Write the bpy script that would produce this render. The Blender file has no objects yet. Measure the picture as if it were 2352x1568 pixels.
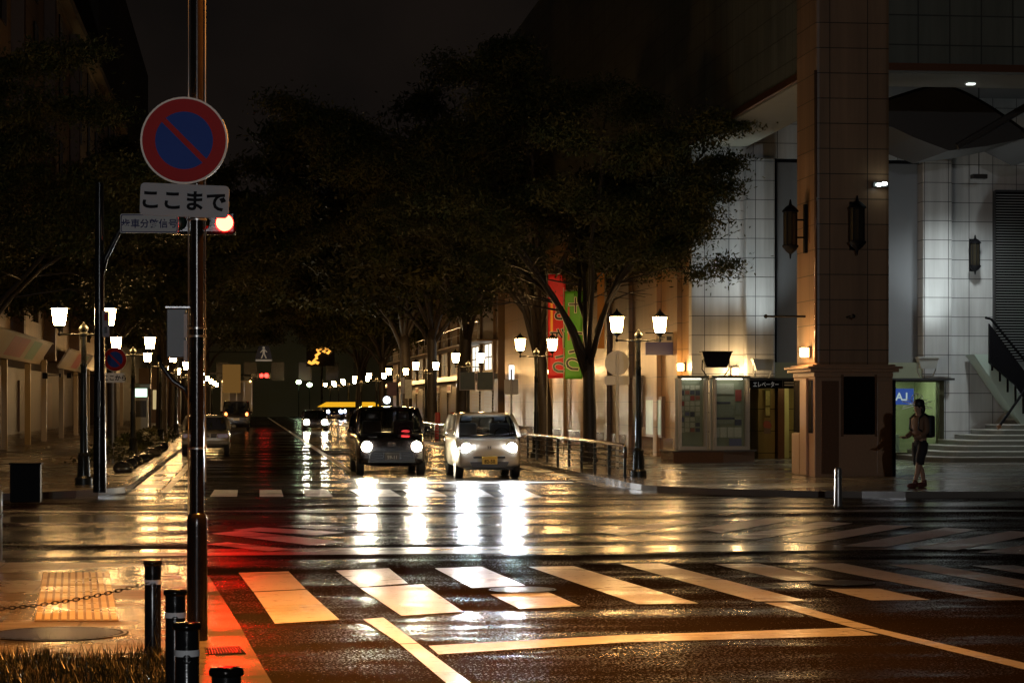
import bpy, bmesh, math, random
import numpy as np
from mathutils import Vector, Matrix
R = math.radians
random.seed(7)
SC = bpy.context.scene
COL = SC.collection

# ------------------------------------------------------------------ camera
CAM_H = 1.65
YAW = R(6.72)
SY, CY = math.sin(YAW), math.cos(YAW)
cam_data = bpy.data.cameras.new('camera')
cam_data.lens = 80; cam_data.sensor_width = 36
cam_data.shift_y = 0.0588
cam_data.clip_end = 3000
cam = bpy.data.objects.new('camera', cam_data)
cam.location = (0, 0, CAM_H)
cam.rotation_euler = (R(90), 0, -YAW)
COL.objects.link(cam)
SC.camera = cam

# ------------------------------------------------------------------ world: overcast night sky over a lit city
world = bpy.data.worlds.new('World'); SC.world = world
world.use_nodes = True
nt = world.node_tree; nt.nodes.clear()
wo = nt.nodes.new('ShaderNodeOutputWorld')
sky = nt.nodes.new('ShaderNodeTexSky'); sky.sky_type = 'NISHITA'; sky.sun_disc = False
sky.sun_elevation = R(-6); sky.sun_rotation = R(200)
b1 = nt.nodes.new('ShaderNodeBackground'); b1.inputs[1].default_value = 0.05
nt.links.new(sky.outputs[0], b1.inputs[0])
tc = nt.nodes.new('ShaderNodeTexCoord')
nz = nt.nodes.new('ShaderNodeTexNoise'); nz.inputs['Scale'].default_value = 5.0; nz.inputs['Detail'].default_value = 5
nt.links.new(tc.outputs['Generated'], nz.inputs['Vector'])
cr = nt.nodes.new('ShaderNodeValToRGB')
cr.color_ramp.elements[0].position = 0.42; cr.color_ramp.elements[0].color = (0.0022, 0.0021, 0.0021, 1)
cr.color_ramp.elements[1].position = 0.66; cr.color_ramp.elements[1].color = (0.0072, 0.0052, 0.0042, 1)
nt.links.new(nz.outputs['Fac'], cr.inputs[0])
b2 = nt.nodes.new('ShaderNodeBackground'); b2.inputs[1].default_value = 1.0
nt.links.new(cr.outputs[0], b2.inputs[0])
ad = nt.nodes.new('ShaderNodeAddShader')
nt.links.new(b1.outputs[0], ad.inputs[0]); nt.links.new(b2.outputs[0], ad.inputs[1])
nt.links.new(ad.outputs[0], wo.inputs[0])

SC.view_settings.view_transform = 'Standard'
SC.view_settings.look = 'None'
SC.view_settings.exposure = 0.0
SC.view_settings.gamma = 1.0
SC.cycles.use_denoising = True
SC.cycles.max_bounces = 5
SC.cycles.diffuse_bounces = 2
SC.cycles.glossy_bounces = 3
SC.cycles.transparent_max_bounces = 8
SC.cycles.sample_clamp_indirect = 6.0
SC.cycles.caustics_reflective = False
SC.cycles.caustics_refractive = False

# ------------------------------------------------------------------ survey helpers (photo coordinates 2352 px wide -> metres)
FPX = 5226.0
def atY(x, y, Y):
    r = (x - 1176) / FPX
    t = Y / (CY - r * SY)
    return Vector((t * (SY + r * CY), Y, CAM_H + (922 - y) / FPX * t))
def atX(x, y, X):
    r = (x - 1176) / FPX
    t = X / (SY + r * CY)
    return Vector((X, t * (CY - r * SY), CAM_H + (922 - y) / FPX * t))
def atD(x, y, d):
    r = (x - 1176) / FPX
    return Vector((d * (SY + r * CY), d * (CY - r * SY), CAM_H + (922 - y) / FPX * d))
def G(x, y, z=0.0):
    return atD(x, y, (CAM_H - z) * FPX / (y - 922))
def XY(x, Y): return atY(x, 922, Y).x
def ZY(x, y, Y): return atY(x, y, Y).z

# ------------------------------------------------------------------ materials
MATS = {}
def pmat(name, col, rough=0.5, metal=0.0, spec=0.5, var=0.0, vscale=3.0, bump=0.0, bscale=40.0, emit=None, estr=0.0, rvar=0.0, coat=0.0):
    if name in MATS: return MATS[name]
    m = bpy.data.materials.new(name); m.use_nodes = True
    t = m.node_tree; p = t.nodes['Principled BSDF']
    p.inputs['Base Color'].default_value = (*col, 1)
    p.inputs['Roughness'].default_value = rough
    p.inputs['Metallic'].default_value = metal
    p.inputs['Specular IOR Level'].default_value = spec
    if coat: p.inputs['Coat Weight'].default_value = coat; p.inputs['Coat Roughness'].default_value = 0.05
    if emit:
        p.inputs['Emission Color'].default_value = (*emit, 1); p.inputs['Emission Strength'].default_value = estr
    if var or bump or rvar:
        c = t.nodes.new('ShaderNodeTexCoord')
    if var or rvar:
        n = t.nodes.new('ShaderNodeTexNoise'); n.inputs['Scale'].default_value = vscale; n.inputs['Detail'].default_value = 6
        t.links.new(c.outputs['Object'], n.inputs['Vector'])
    if var:
        mx = t.nodes.new('ShaderNodeMix'); mx.data_type = 'RGBA'
        mx.inputs['A'].default_value = (*[v * (1 - var) for v in col], 1)
        mx.inputs['B'].default_value = (*[min(1, v * (1 + var)) for v in col], 1)
        t.links.new(n.outputs['Fac'], mx.inputs['Factor'])
        t.links.new(mx.outputs['Result'], p.inputs['Base Color'])
    if rvar:
        mr = t.nodes.new('ShaderNodeMapRange')
        mr.inputs['From Min'].default_value = 0.3; mr.inputs['From Max'].default_value = 0.7
        mr.inputs['To Min'].default_value = max(0.02, rough - rvar); mr.inputs['To Max'].default_value = rough + rvar
        t.links.new(n.outputs['Fac'], mr.inputs['Value']); t.links.new(mr.outputs['Result'], p.inputs['Roughness'])
    if bump:
        n2 = t.nodes.new('ShaderNodeTexNoise'); n2.inputs['Scale'].default_value = bscale; n2.inputs['Detail'].default_value = 3
        t.links.new(c.outputs['Object'], n2.inputs['Vector'])
        b = t.nodes.new('ShaderNodeBump'); b.inputs['Strength'].default_value = bump; b.inputs['Distance'].default_value = 0.01
        t.links.new(n2.outputs['Fac'], b.inputs['Height']); t.links.new(b.outputs['Normal'], p.inputs['Normal'])
    MATS[name] = m
    return m

def emat(name, col, strength):
    if name in MATS: return MATS[name]
    m = bpy.data.materials.new(name); m.use_nodes = True
    t = m.node_tree; t.nodes.clear()
    o = t.nodes.new('ShaderNodeOutputMaterial'); e = t.nodes.new('ShaderNodeEmission')
    e.inputs[0].default_value = (*col, 1); e.inputs[1].default_value = strength
    t.links.new(e.outputs[0], o.inputs[0]); MATS[name] = m
    return m

def wet_mat(name, col, rmin, rmax, pscale=0.35, bump=0.35, bscale=70.0, col2=None, grid=None, joint=0.012, midbump=0.02, stretch=1.0, bdist=0.004, spec=0.5, mscale=1.1, wear=None, grain=None):
    """wet ground: puddled roughness, aggregate bump, optional slab joints"""
    m = bpy.data.materials.new(name); m.use_nodes = True
    t = m.node_tree; p = t.nodes['Principled BSDF']; L = t.links
    c = t.nodes.new('ShaderNodeTexCoord')
    mp = t.nodes.new('ShaderNodeMapping'); mp.inputs['Scale'].default_value = (1.0 / stretch, 1.0, 1.0)
    L.new(c.outputs['Object'], mp.inputs['Vector'])
    n = t.nodes.new('ShaderNodeTexNoise'); n.inputs['Scale'].default_value = pscale; n.inputs['Detail'].default_value = 7; n.inputs['Roughness'].default_value = 0.62
    L.new(mp.outputs['Vector'], n.inputs['Vector'])
    mr = t.nodes.new('ShaderNodeMapRange'); mr.inputs['From Min'].default_value = 0.38; mr.inputs['From Max'].default_value = 0.62
    mr.inputs['To Min'].default_value = rmin; mr.inputs['To Max'].default_value = rmax
    L.new(n.outputs['Fac'], mr.inputs['Value']); L.new(mr.outputs['Result'], p.inputs['Roughness'])
    n2 = t.nodes.new('ShaderNodeTexNoise'); n2.inputs['Scale'].default_value = 1.7; n2.inputs['Detail'].default_value = 8
    L.new(c.outputs['Object'], n2.inputs['Vector'])
    mx = t.nodes.new('ShaderNodeMix'); mx.data_type = 'RGBA'
    c2 = col2 or tuple(v * 1.7 for v in col)
    mx.inputs['A'].default_value = (*col, 1); mx.inputs['B'].default_value = (*c2, 1)
    L.new(n2.outputs['Fac'], mx.inputs['Factor'])
    colour = mx.outputs['Result']
    n3 = t.nodes.new('ShaderNodeTexNoise'); n3.inputs['Scale'].default_value = bscale; n3.inputs['Detail'].default_value = 2
    L.new(c.outputs['Object'], n3.inputs['Vector'])
    b = t.nodes.new('ShaderNodeBump'); b.inputs['Distance'].default_value = bdist
    ms = t.nodes.new('ShaderNodeMapRange'); ms.inputs['From Min'].default_value = 0.38; ms.inputs['From Max'].default_value = 0.62
    ms.inputs['To Min'].default_value = bump * 0.15; ms.inputs['To Max'].default_value = bump
    L.new(n.outputs['Fac'], ms.inputs['Value']); L.new(ms.outputs['Result'], b.inputs['Strength'])
    L.new(n3.outputs['Fac'], b.inputs['Height'])
    b2 = t.nodes.new('ShaderNodeBump'); b2.inputs['Distance'].default_value = midbump; b2.inputs['Strength'].default_value = 0.5
    n4 = t.nodes.new('ShaderNodeTexNoise'); n4.inputs['Scale'].default_value = mscale; n4.inputs['Detail'].default_value = 3
    L.new(mp.outputs['Vector'], n4.inputs['Vector']); L.new(n4.outputs['Fac'], b2.inputs['Height'])
    L.new(b2.outputs['Normal'], b.inputs['Normal'])
    if wear:
        nw = t.nodes.new('ShaderNodeTexNoise'); nw.inputs['Scale'].default_value = 9.0; nw.inputs['Detail'].default_value = 9; nw.inputs['Roughness'].default_value = 0.72
        L.new(c.outputs['Object'], nw.inputs['Vector'])
        rw = t.nodes.new('ShaderNodeMapRange'); rw.inputs['From Min'].default_value = 0.56; rw.inputs['From Max'].default_value = 0.68
        L.new(nw.outputs['Fac'], rw.inputs['Value'])
        mw = t.nodes.new('ShaderNodeMix'); mw.data_type = 'RGBA'
        L.new(rw.outputs['Result'], mw.inputs['Factor']); L.new(colour, mw.inputs['A']); mw.inputs['B'].default_value = (*wear, 1)
        colour = mw.outputs['Result']
    if grid:
        sp = t.nodes.new('ShaderNodeSeparateXYZ'); L.new(c.outputs['Object'], sp.inputs[0])
        outs = []
        for ax, g in zip(('X', 'Y'), grid):
            d = t.nodes.new('ShaderNodeMath'); d.operation = 'PINGPONG'; d.inputs[1].default_value = g / 2
            L.new(sp.outputs[ax], d.inputs[0])
            l = t.nodes.new('ShaderNodeMath'); l.operation = 'LESS_THAN'; l.inputs[1].default_value = joint / 2
            L.new(d.outputs[0], l.inputs[0]); outs.append(l)
        mxm = t.nodes.new('ShaderNodeMath'); mxm.operation = 'MAXIMUM'
        L.new(outs[0].outputs[0], mxm.inputs[0]); L.new(outs[1].outputs[0], mxm.inputs[1])
        m2 = t.nodes.new('ShaderNodeMix'); m2.data_type = 'RGBA'
        L.new(mxm.outputs[0], m2.inputs['Factor']); L.new(colour, m2.inputs['A'])
        m2.inputs['B'].default_value = (*[v * 0.35 for v in col], 1)
        colour = m2.outputs['Result']
        b3 = t.nodes.new('ShaderNodeBump'); b3.invert = True; b3.inputs['Distance'].default_value = 0.006; b3.inputs['Strength'].default_value = 0.8
        L.new(mxm.outputs[0], b3.inputs['Height']); L.new(b.outputs['Normal'], b3.inputs['Normal'])
        L.new(b3.outputs['Normal'], p.inputs['Normal'])
    else:
        L.new(b.outputs['Normal'], p.inputs['Normal'])
    L.new(colour, p.inputs['Base Color'])
    p.inputs['Specular IOR Level'].default_value = spec
    if grain:      # water film broken by the stones that stick out of it
        gs, cov, top = grain
        mg = t.nodes.new('ShaderNodeMapping'); mg.inputs['Scale'].default_value = (0.8, 0.55, 1.0); L.new(c.outputs['Object'], mg.inputs['Vector'])
        ng = t.nodes.new('ShaderNodeTexNoise'); ng.inputs['Scale'].default_value = gs; ng.inputs['Detail'].default_value = 3; ng.inputs['Roughness'].default_value = 0.6
        L.new(mg.outputs['Vector'], ng.inputs['Vector'])
        sm = t.nodes.new('ShaderNodeMath'); sm.operation = 'MULTIPLY_ADD'; sm.inputs[1].default_value = -0.9; sm.inputs[2].default_value = 0.45
        L.new(n.outputs['Fac'], sm.inputs[0])
        sa = t.nodes.new('ShaderNodeMath'); sa.operation = 'ADD'; L.new(sm.outputs[0], sa.inputs[0]); L.new(ng.outputs['Fac'], sa.inputs[1])
        rg_ = t.nodes.new('ShaderNodeMapRange'); rg_.inputs['From Min'].default_value = cov; rg_.inputs['From Max'].default_value = cov + 0.13; rg_.inputs['To Max'].default_value = top
        L.new(sa.outputs[0], rg_.inputs['Value']); L.new(rg_.outputs['Result'], p.inputs['Specular IOR Level'])
    MATS[name] = m
    return m

def tile_mat(name, col, gx, gz, joint=0.022, jcol=None, rough=0.35, zoff=0.0, xoff=0.0, var=0.12, bump=True):
    """cladding: large stone tiles with dark joints, works on walls of both directions"""
    m = bpy.data.materials.new(name); m.use_nodes = True
    t = m.node_tree; p = t.nodes['Principled BSDF']; L = t.links
    c = t.nodes.new('ShaderNodeTexCoord')
    sp = t.nodes.new('ShaderNodeSeparateXYZ'); L.new(c.outputs['Object'], sp.inputs[0])
    ge = t.nodes.new('ShaderNodeNewGeometry'); sn = t.nodes.new('ShaderNodeSeparateXYZ'); L.new(ge.outputs['True Normal'], sn.inputs[0])
    ab = t.nodes.new('ShaderNodeMath'); ab.operation = 'ABSOLUTE'; L.new(sn.outputs['X'], ab.inputs[0])
    gt = t.nodes.new('ShaderNodeMath'); gt.operation = 'GREATER_THAN'; gt.inputs[1].default_value = 0.6; L.new(ab.outputs[0], gt.inputs[0])
    u = t.nodes.new('ShaderNodeMix'); u.data_type = 'FLOAT'
    L.new(gt.outputs[0], u.inputs['Factor']); L.new(sp.outputs['X'], u.inputs['A']); L.new(sp.outputs['Y'], u.inputs['B'])
    outs = []; ids = []
    for src, g, off in ((u.outputs['Result'], gx, xoff), (sp.outputs['Z'], gz, zoff)):
        a = t.nodes.new('ShaderNodeMath'); a.operation = 'ADD'; a.inputs[1].default_value = 100 * g - off; L.new(src, a.inputs[0])
        d = t.nodes.new('ShaderNodeMath'); d.operation = 'PINGPONG'; d.inputs[1].default_value = g / 2; L.new(a.outputs[0], d.inputs[0])
        l = t.nodes.new('ShaderNodeMath'); l.operation = 'LESS_THAN'; l.inputs[1].default_value = joint / 2; L.new(d.outputs[0], l.inputs[0]); outs.append(l)
        dv = t.nodes.new('ShaderNodeMath'); dv.operation = 'DIVIDE'; dv.inputs[1].default_value = g; L.new(a.outputs[0], dv.inputs[0])
        fl = t.nodes.new('ShaderNodeMath'); fl.operation = 'FLOOR'; L.new(dv.outputs[0], fl.inputs[0]); ids.append(fl)
    j = t.nodes.new('ShaderNodeMath'); j.operation = 'MAXIMUM'; L.new(outs[0].outputs[0], j.inputs[0]); L.new(outs[1].outputs[0], j.inputs[1])
    cb = t.nodes.new('ShaderNodeCombineXYZ'); L.new(ids[0].outputs[0], cb.inputs[0]); L.new(ids[1].outputs[0], cb.inputs[1])
    wn = t.nodes.new('ShaderNodeTexWhiteNoise'); L.new(cb.outputs[0], wn.inputs['Vector'])
    ns = t.nodes.new('ShaderNodeTexNoise'); ns.inputs['Scale'].default_value = 2.5; ns.inputs['Detail'].default_value = 8; L.new(c.outputs['Object'], ns.inputs['Vector'])
    av = t.nodes.new('ShaderNodeMath'); av.operation = 'ADD'; L.new(wn.outputs['Value'], av.inputs[0]); L.new(ns.outputs['Fac'], av.inputs[1])
    hf = t.nodes.new('ShaderNodeMath'); hf.operation = 'MULTIPLY'; hf.inputs[1].default_value = 0.5; L.new(av.outputs[0], hf.inputs[0])
    mx = t.nodes.new('ShaderNodeMix'); mx.data_type = 'RGBA'
    mx.inputs['A'].default_value = (*[v * (1 - var) for v in col], 1); mx.inputs['B'].default_value = (*[min(1, v * (1 + var)) for v in col], 1)
    L.new(hf.outputs[0], mx.inputs['Factor'])
    mp = t.nodes.new('ShaderNodeMapping'); mp.inputs['Scale'].default_value = (2.6, 2.6, 0.16); L.new(c.outputs['Object'], mp.inputs['Vector'])
    n5 = t.nodes.new('ShaderNodeTexNoise'); n5.inputs['Scale'].default_value = 1.0; n5.inputs['Detail'].default_value = 7; n5.inputs['Roughness'].default_value = 0.6; L.new(mp.outputs['Vector'], n5.inputs['Vector'])
    r5 = t.nodes.new('ShaderNodeMapRange'); r5.inputs['From Min'].default_value = 0.3; r5.inputs['From Max'].default_value = 0.7; r5.inputs['To Min'].default_value = 0.68; r5.inputs['To Max'].default_value = 1.12
    L.new(n5.outputs['Fac'], r5.inputs['Value'])
    vm = t.nodes.new('ShaderNodeVectorMath'); vm.operation = 'SCALE'; L.new(mx.outputs['Result'], vm.inputs[0]); L.new(r5.outputs['Result'], vm.inputs['Scale'])
    m2 = t.nodes.new('ShaderNodeMix'); m2.data_type = 'RGBA'
    L.new(j.outputs[0], m2.inputs['Factor']); L.new(vm.outputs['Vector'], m2.inputs['A'])
    m2.inputs['B'].default_value = (*(jcol or tuple(v * 0.12 for v in col)), 1)
    L.new(m2.outputs['Result'], p.inputs['Base Color'])
    p.inputs['Roughness'].default_value = rough
    MATS[name] = m
    return m

def glass_mat(name, tint=(0.55, 0.6, 0.6), refl=0.08, rough=0.03):
    if name in MATS: return MATS[name]
    m = bpy.data.materials.new(name); m.use_nodes = True
    t = m.node_tree; t.nodes.clear(); L = t.links
    o = t.nodes.new('ShaderNodeOutputMaterial')
    tr = t.nodes.new('ShaderNodeBsdfTransparent'); tr.inputs[0].default_value = (*tint, 1)
    gl = t.nodes.new('ShaderNodeBsdfGlossy'); gl.inputs['Roughness'].default_value = rough
    lw = t.nodes.new('ShaderNodeFresnel'); lw.inputs['IOR'].default_value = 1.45
    mx = t.nodes.new('ShaderNodeMixShader')
    L.new(lw.outputs[0], mx.inputs[0]); L.new(tr.outputs[0], mx.inputs[1]); L.new(gl.outputs[0], mx.inputs[2])
    L.new(mx.outputs[0], o.inputs[0]); MATS[name] = m
    return m

WARM = (1.0, 0.60, 0.25)
M = {}
M['asphalt'] = wet_mat('wet_asphalt', (0.016, 0.012, 0.009), 0.14, 0.32, pscale=0.6, bump=1.0, bscale=62, midbump=0.0025, stretch=2.6, bdist=0.005, spec=0.3, mscale=2.6, grain=(46, 0.49, 0.40))
M['asphalt_near'] = wet_mat('coarse_wet_asphalt', (0.020, 0.015, 0.011), 0.20, 0.42, pscale=0.7, bump=0.8, bscale=70, midbump=0.0006, stretch=2.8, bdist=0.005, spec=0.3, mscale=2.0, grain=(68, 0.575, 0.34))
M['paint'] = wet_mat('wet_road_paint', (0.62, 0.60, 0.55), 0.22, 0.44, pscale=0.9, bump=0.6, bscale=60, col2=(0.76, 0.74, 0.69), midbump=0.002, stretch=2.2, spec=0.2, mscale=2.6, wear=(.20, .18, .16))
M['paving'] = wet_mat('wet_paving', (0.13, 0.105, 0.08), 0.16, 0.40, pscale=0.8, bump=0.8, bscale=60, col2=(0.20, 0.16, 0.12), grid=(0.6, 0.3), joint=0.022, midbump=0.004, mscale=2.2, spec=0.2, stretch=1.6)
M['plaza'] = wet_mat('wet_plaza', (0.11, 0.10, 0.09), 0.12, 0.34, pscale=0.5, bump=0.3, bscale=40, col2=(0.19, 0.17, 0.15), grid=(0.9, 0.6), joint=0.02, midbump=0.006, stretch=1.6)
M['concrete'] = wet_mat('wet_concrete', (0.16, 0.14, 0.12), 0.08, 0.24, pscale=1.2, bump=0.3, bscale=50, midbump=0.008, stretch=2.0)
M['strip'] = wet_mat('wet_strip', (0.07, 0.06, 0.05), 0.14, 0.36, pscale=0.7, bump=0.15, bscale=30, midbump=0.004, stretch=4.0)
M['blackmetal'] = pmat('black_painted_metal', (0.012, 0.012, 0.013), 0.22, 0.0, 0.5, bump=0.12, bscale=25, rvar=0.1)
M['polegreen'] = pmat('dark_lamp_post_paint', (0.030, 0.032, 0.026), 0.3, 0.3, 0.5, rvar=0.1)
M['polebrown'] = pmat('brown_pole_paint', (0.013, 0.009, 0.006), 0.2, 0.0, 0.5, var=0.25, bump=0.06, bscale=18)
M['steel'] = pmat('galvanised_steel', (0.42, 0.41, 0.39), 0.33, 0.85, 0.5, var=0.15, rvar=0.1)
M['signback'] = pmat('pale_sign_back', (0.82, 0.79, 0.70), 0.5, 0.0, 0.5, var=0.08)
M['signwhite'] = pmat('sign_white', (0.40, 0.405, 0.41), 0.55, 0, 0.3, var=0.06, vscale=6)
M['signred'] = pmat('sign_red', (0.36, 0.006, 0.006), 0.55, 0, 0.2)
M['signblue'] = pmat('sign_blue', (0.010, 0.050, 0.30), 0.55, 0, 0.2, var=0.1)
M['retro'] = pmat('reflective_sign_white', (0.92, 0.92, 0.90), 0.6, 0, 0.2)
M['black'] = pmat('sign_black', (0.008, 0.008, 0.010), 0.6, 0, 0.08)
M['ink'] = pmat('blue_ink', (0.03, 0.035, 0.17), 0.5)
M['lampglass'] = emat('lamp_glass_lit', (1.0, 0.57, 0.21), 150.0)
M['bark'] = pmat('wet_bark', (0.035, 0.026, 0.018), 0.55, var=0.35, vscale=9, bump=0.6, bscale=18)
M['rubber'] = pmat('tyre_rubber', (0.012, 0.012, 0.012), 0.7)
M['chrome'] = pmat('chrome', (0.6, 0.6, 0.6), 0.12, 1.0)
M['carblack'] = pmat('black_car_paint', (0.012, 0.010, 0.012), 0.25, coat=1.0)
M['carwhite'] = pmat('pearl_car_paint', (0.46, 0.42, 0.35), 0.3, coat=0.8)
M['carsilver'] = pmat('silver_car_paint', (0.34, 0.33, 0.28), 0.3, 0.4, coat=0.8)
M['carglass'] = glass_mat('car_glass', (0.35, 0.38, 0.40))
M['shopglass'] = glass_mat('shop_glass', (0.8, 0.85, 0.8))
M['plastic'] = pmat('dark_plastic', (0.02, 0.02, 0.022), 0.45)
M['seatfab'] = pmat('grey_seat_fabric', (0.22, 0.24, 0.30), 0.8)
M['tile_white'] = tile_mat('white_stone_cladding', (0.56, 0.57, 0.58), 0.665, 0.517, joint=0.018, jcol=(0.07, 0.07, 0.08), zoff=0.23, xoff=0.35, var=0.14)
M['tile_tan'] = tile_mat('tan_stone_cladding', (0.27, 0.155, 0.064), 1.9, 0.72, joint=0.022, zoff=0.1, jcol=(0.07, 0.045, 0.02), var=0.12)
M['tile_pillar'] = tile_mat('brown_pillar_stone', (0.30, 0.175, 0.095), 0.80, 0.52, joint=0.018, zoff=0.02, xoff=0.11, jcol=(0.03, 0.018, 0.01), var=0.16)
M['tile_upper'] = tile_mat('upper_grey_green_cladding', (0.17, 0.17, 0.13), 0.68, 0.62, joint=0.03, zoff=0.3, jcol=(0.05, 0.05, 0.04), var=0.15)
M['granite'] = pmat('polished_brown_granite', (0.14, 0.075, 0.045), 0.12, 0, 0.5, var=0.3, vscale=30)
M['granite_light'] = pmat('honed_brown_granite', (0.34, 0.20, 0.115), 0.3, 0, 0.5, var=0.25, vscale=30)
M['blackglass'] = pmat('black_screen_glass', (0.004, 0.004, 0.005), 0.06)
M['soffit'] = pmat('pale_soffit', (0.24, 0.24, 0.20), 0.6, var=0.12, vscale=1.5)
M['darkpanel'] = pmat('dark_grey_panel', (0.21, 0.22, 0.24), 0.4, var=0.12, vscale=0.7)
M['darkroof'] = pmat('dark_roof_panel', (0.042, 0.042, 0.044), 0.5)
M['spandrel'] = pmat('green_grey_band', (0.30, 0.33, 0.24), 0.45, var=0.08)
M['step'] = pmat('shaded_step_stone', (0.17, 0.175, 0.15), 0.3, var=0.2, vscale=12)  # riser shade is put into this darker stone tone
M['nosing'] = pmat('pale_step_edge', (0.72, 0.73, 0.70), 0.35)
M['yellowstone'] = pmat('yellow_lobby_stone', (0.52, 0.44, 0.16), 0.35, var=0.15, vscale=5)
M['leaf'] = None

# ------------------------------------------------------------------ mesh building
class MB:
    def __init__(s): s.v = []; s.f = []
    def add(s, vs, fs):
        o = len(s.v); s.v += [tuple(v) for v in vs]; s.f += [tuple(i + o for i in f) for f in fs]; return s
    def box(s, x0, x1, y0, y1, z0, z1, bev=0.0):
        if bev > 0:
            bm = bmesh.new(); bmesh.ops.create_cube(bm, size=1.0)
            for v in bm.verts: v.co = Vector(((x0 + x1) / 2 + v.co.x * (x1 - x0), (y0 + y1) / 2 + v.co.y * (y1 - y0), (z0 + z1) / 2 + v.co.z * (z1 - z0)))
            bmesh.ops.bevel(bm, geom=bm.edges[:], offset=bev, segments=2, affect='EDGES', profile=0.6)
            bm.verts.index_update()
            s.add([v.co[:] for v in bm.verts], [[v.index for v in f.verts] for f in bm.faces]); bm.free(); return s
        return s.add([(x0, y0, z0), (x1, y0, z0), (x1, y1, z0), (x0, y1, z0), (x0, y0, z1), (x1, y0, z1), (x1, y1, z1), (x0, y1, z1)],
                     [(0, 3, 2, 1), (4, 5, 6, 7), (0, 1, 5, 4), (1, 2, 6, 5), (2, 3, 7, 6), (3, 0, 4, 7)])
    def quad(s, a, b, c, d): return s.add([a, b, c, d], [(0, 1, 2, 3)])
    def prism(s, poly, t0, t1, axis='y'):
        """polygon given in the plane across axis, from t0 to t1 along it"""
        n = len(poly)
        def mk(p, t): return (p[0], t, p[1]) if axis == 'y' else ((t, p[0], p[1]) if axis == 'x' else (p[0], p[1], t))
        vs = [mk(p, t0) for p in poly] + [mk(p, t1) for p in poly]
        fs = [tuple(range(n)), tuple(range(2 * n - 1, n - 1, -1))] + [(i, i + n, (i + 1) % n + n, (i + 1) % n) for i in range(n)]
        return s.add(vs, fs)
    def lathe(s, prof, c=(0, 0, 0), seg=16, axis='z', cap=True):
        vs = []; fs = []
        for (r, h) in prof:
            for k in range(seg):
                a = 2 * math.pi * k / seg
                p = (r * math.cos(a), r * math.sin(a), h)
                if axis == 'y': p = (p[0], p[2], p[1])
                if axis == 'x': p = (p[2], p[0], p[1])
                vs.append((c[0] + p[0], c[1] + p[1], c[2] + p[2]))
        n = len(prof)
        for i in range(n - 1):
            for k in range(seg):
                a = i * seg + k; b = i * seg + (k + 1) % seg
                fs.append((a, b, b + seg, a + seg))
        if cap:
            fs.append(tuple(range(seg - 1, -1, -1))); fs.append(tuple((n - 1) * seg + k for k in range(seg)))
        return s.add(vs, fs)
    def tube(s, pts, rads, seg=8, cap=True):
        pts = [Vector(p) for p in pts]
        if not hasattr(rads, '__len__'): rads = [rads] * len(pts)
        vs = []; fs = []
        prev = None
        for i, p in enumerate(pts):
            if i == 0: d = pts[1] - p
            elif i == len(pts) - 1: d = p - pts[i - 1]
            else: d = pts[i + 1] - pts[i - 1]
            d.normalize()
            if prev is None:
                ref = Vector((0, 0, 1)) if abs(d.z) < 0.9 else Vector((1, 0, 0))
                u = d.cross(ref).normalized()
            else:
                u = (prev - d * prev.dot(d)).normalized()
            prev = u; w = d.cross(u)
            for k in range(seg):
                a = 2 * math.pi * k / seg
                vs.append(p + (u * math.cos(a) + w * math.sin(a)) * rads[i])
        for i in range(len(pts) - 1):
            for k in range(seg):
                a = i * seg + k; b = i * seg + (k + 1) % seg
                fs.append((a, b, b + seg, a + seg))
        if cap:
            fs.append(tuple(range(seg - 1, -1, -1))); fs.append(tuple((len(pts) - 1) * seg + k for k in range(seg)))
        return s.add(vs, fs)
    def ell(s, c, rx, ry, rz, seg=16, rings=10):
        prof = []
        vs = [(c[0], c[1], c[2] - rz)]; fs = []
        for i in range(1, rings):
            a = -math.pi / 2 + math.pi * i / rings
            for k in range(seg):
                b = 2 * math.pi * k / seg
                vs.append((c[0] + rx * math.cos(a) * math.cos(b), c[1] + ry * math.cos(a) * math.sin(b), c[2] + rz * math.sin(a)))
        vs.append((c[0], c[1], c[2] + rz))
        for k in range(seg):
            fs.append((0, 1 + (k + 1) % seg, 1 + k))
            t = 1 + (rings - 2) * seg
            fs.append((len(vs) - 1, t + k, t + (k + 1) % seg))
        for i in range(rings - 2):
            for k in range(seg):
                a = 1 + i * seg + k; b = 1 + i * seg + (k + 1) % seg
                fs.append((a, b, b + seg, a + seg))
        return s.add(vs, fs)
    def loft(s, rings, cap=True, closed=True):
        n = len(rings[0]); vs = [p for r in rings for p in r]; fs = []
        for i in range(len(rings) - 1):
            for k in range(n if closed else n - 1):
                a = i * n + k; b = i * n + (k + 1) % n
                fs.append((a, b, b + n, a + n))
        if cap:
            fs.append(tuple(range(n - 1, -1, -1))); fs.append(tuple((len(rings) - 1) * n + k for k in range(n)))
        return s.add(vs, fs)
    def shift(s, d):
        s.v = [(v[0] + d[0], v[1] + d[1], v[2] + d[2]) for v in s.v]; return s
    def rotz(s, a):
        c, n = math.cos(a), math.sin(a); s.v = [(v[0] * c - v[1] * n, v[0] * n + v[1] * c, v[2]) for v in s.v]; return s
    def build(s, name, mat, parent=None, smooth=False, sub=0, bevel=0.0, off=None, fixn=True):
        me = bpy.data.meshes.new(name)
        vs = s.v
        if off is not None: vs = [(v[0] - off[0], v[1] - off[1], v[2] - off[2]) for v in vs]
        me.from_pydata(vs, [], s.f)
        if fixn:
            bm = bmesh.new(); bm.from_mesh(me); bmesh.ops.recalc_face_normals(bm, faces=bm.faces[:]); bm.to_mesh(me); bm.free()
        me.materials.append(mat)
        if smooth:
            if hasattr(me, 'shade_smooth'): me.shade_smooth()
            if smooth == 'auto' and hasattr(me, 'set_sharp_from_angle'): me.set_sharp_from_angle(angle=R(40))
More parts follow.
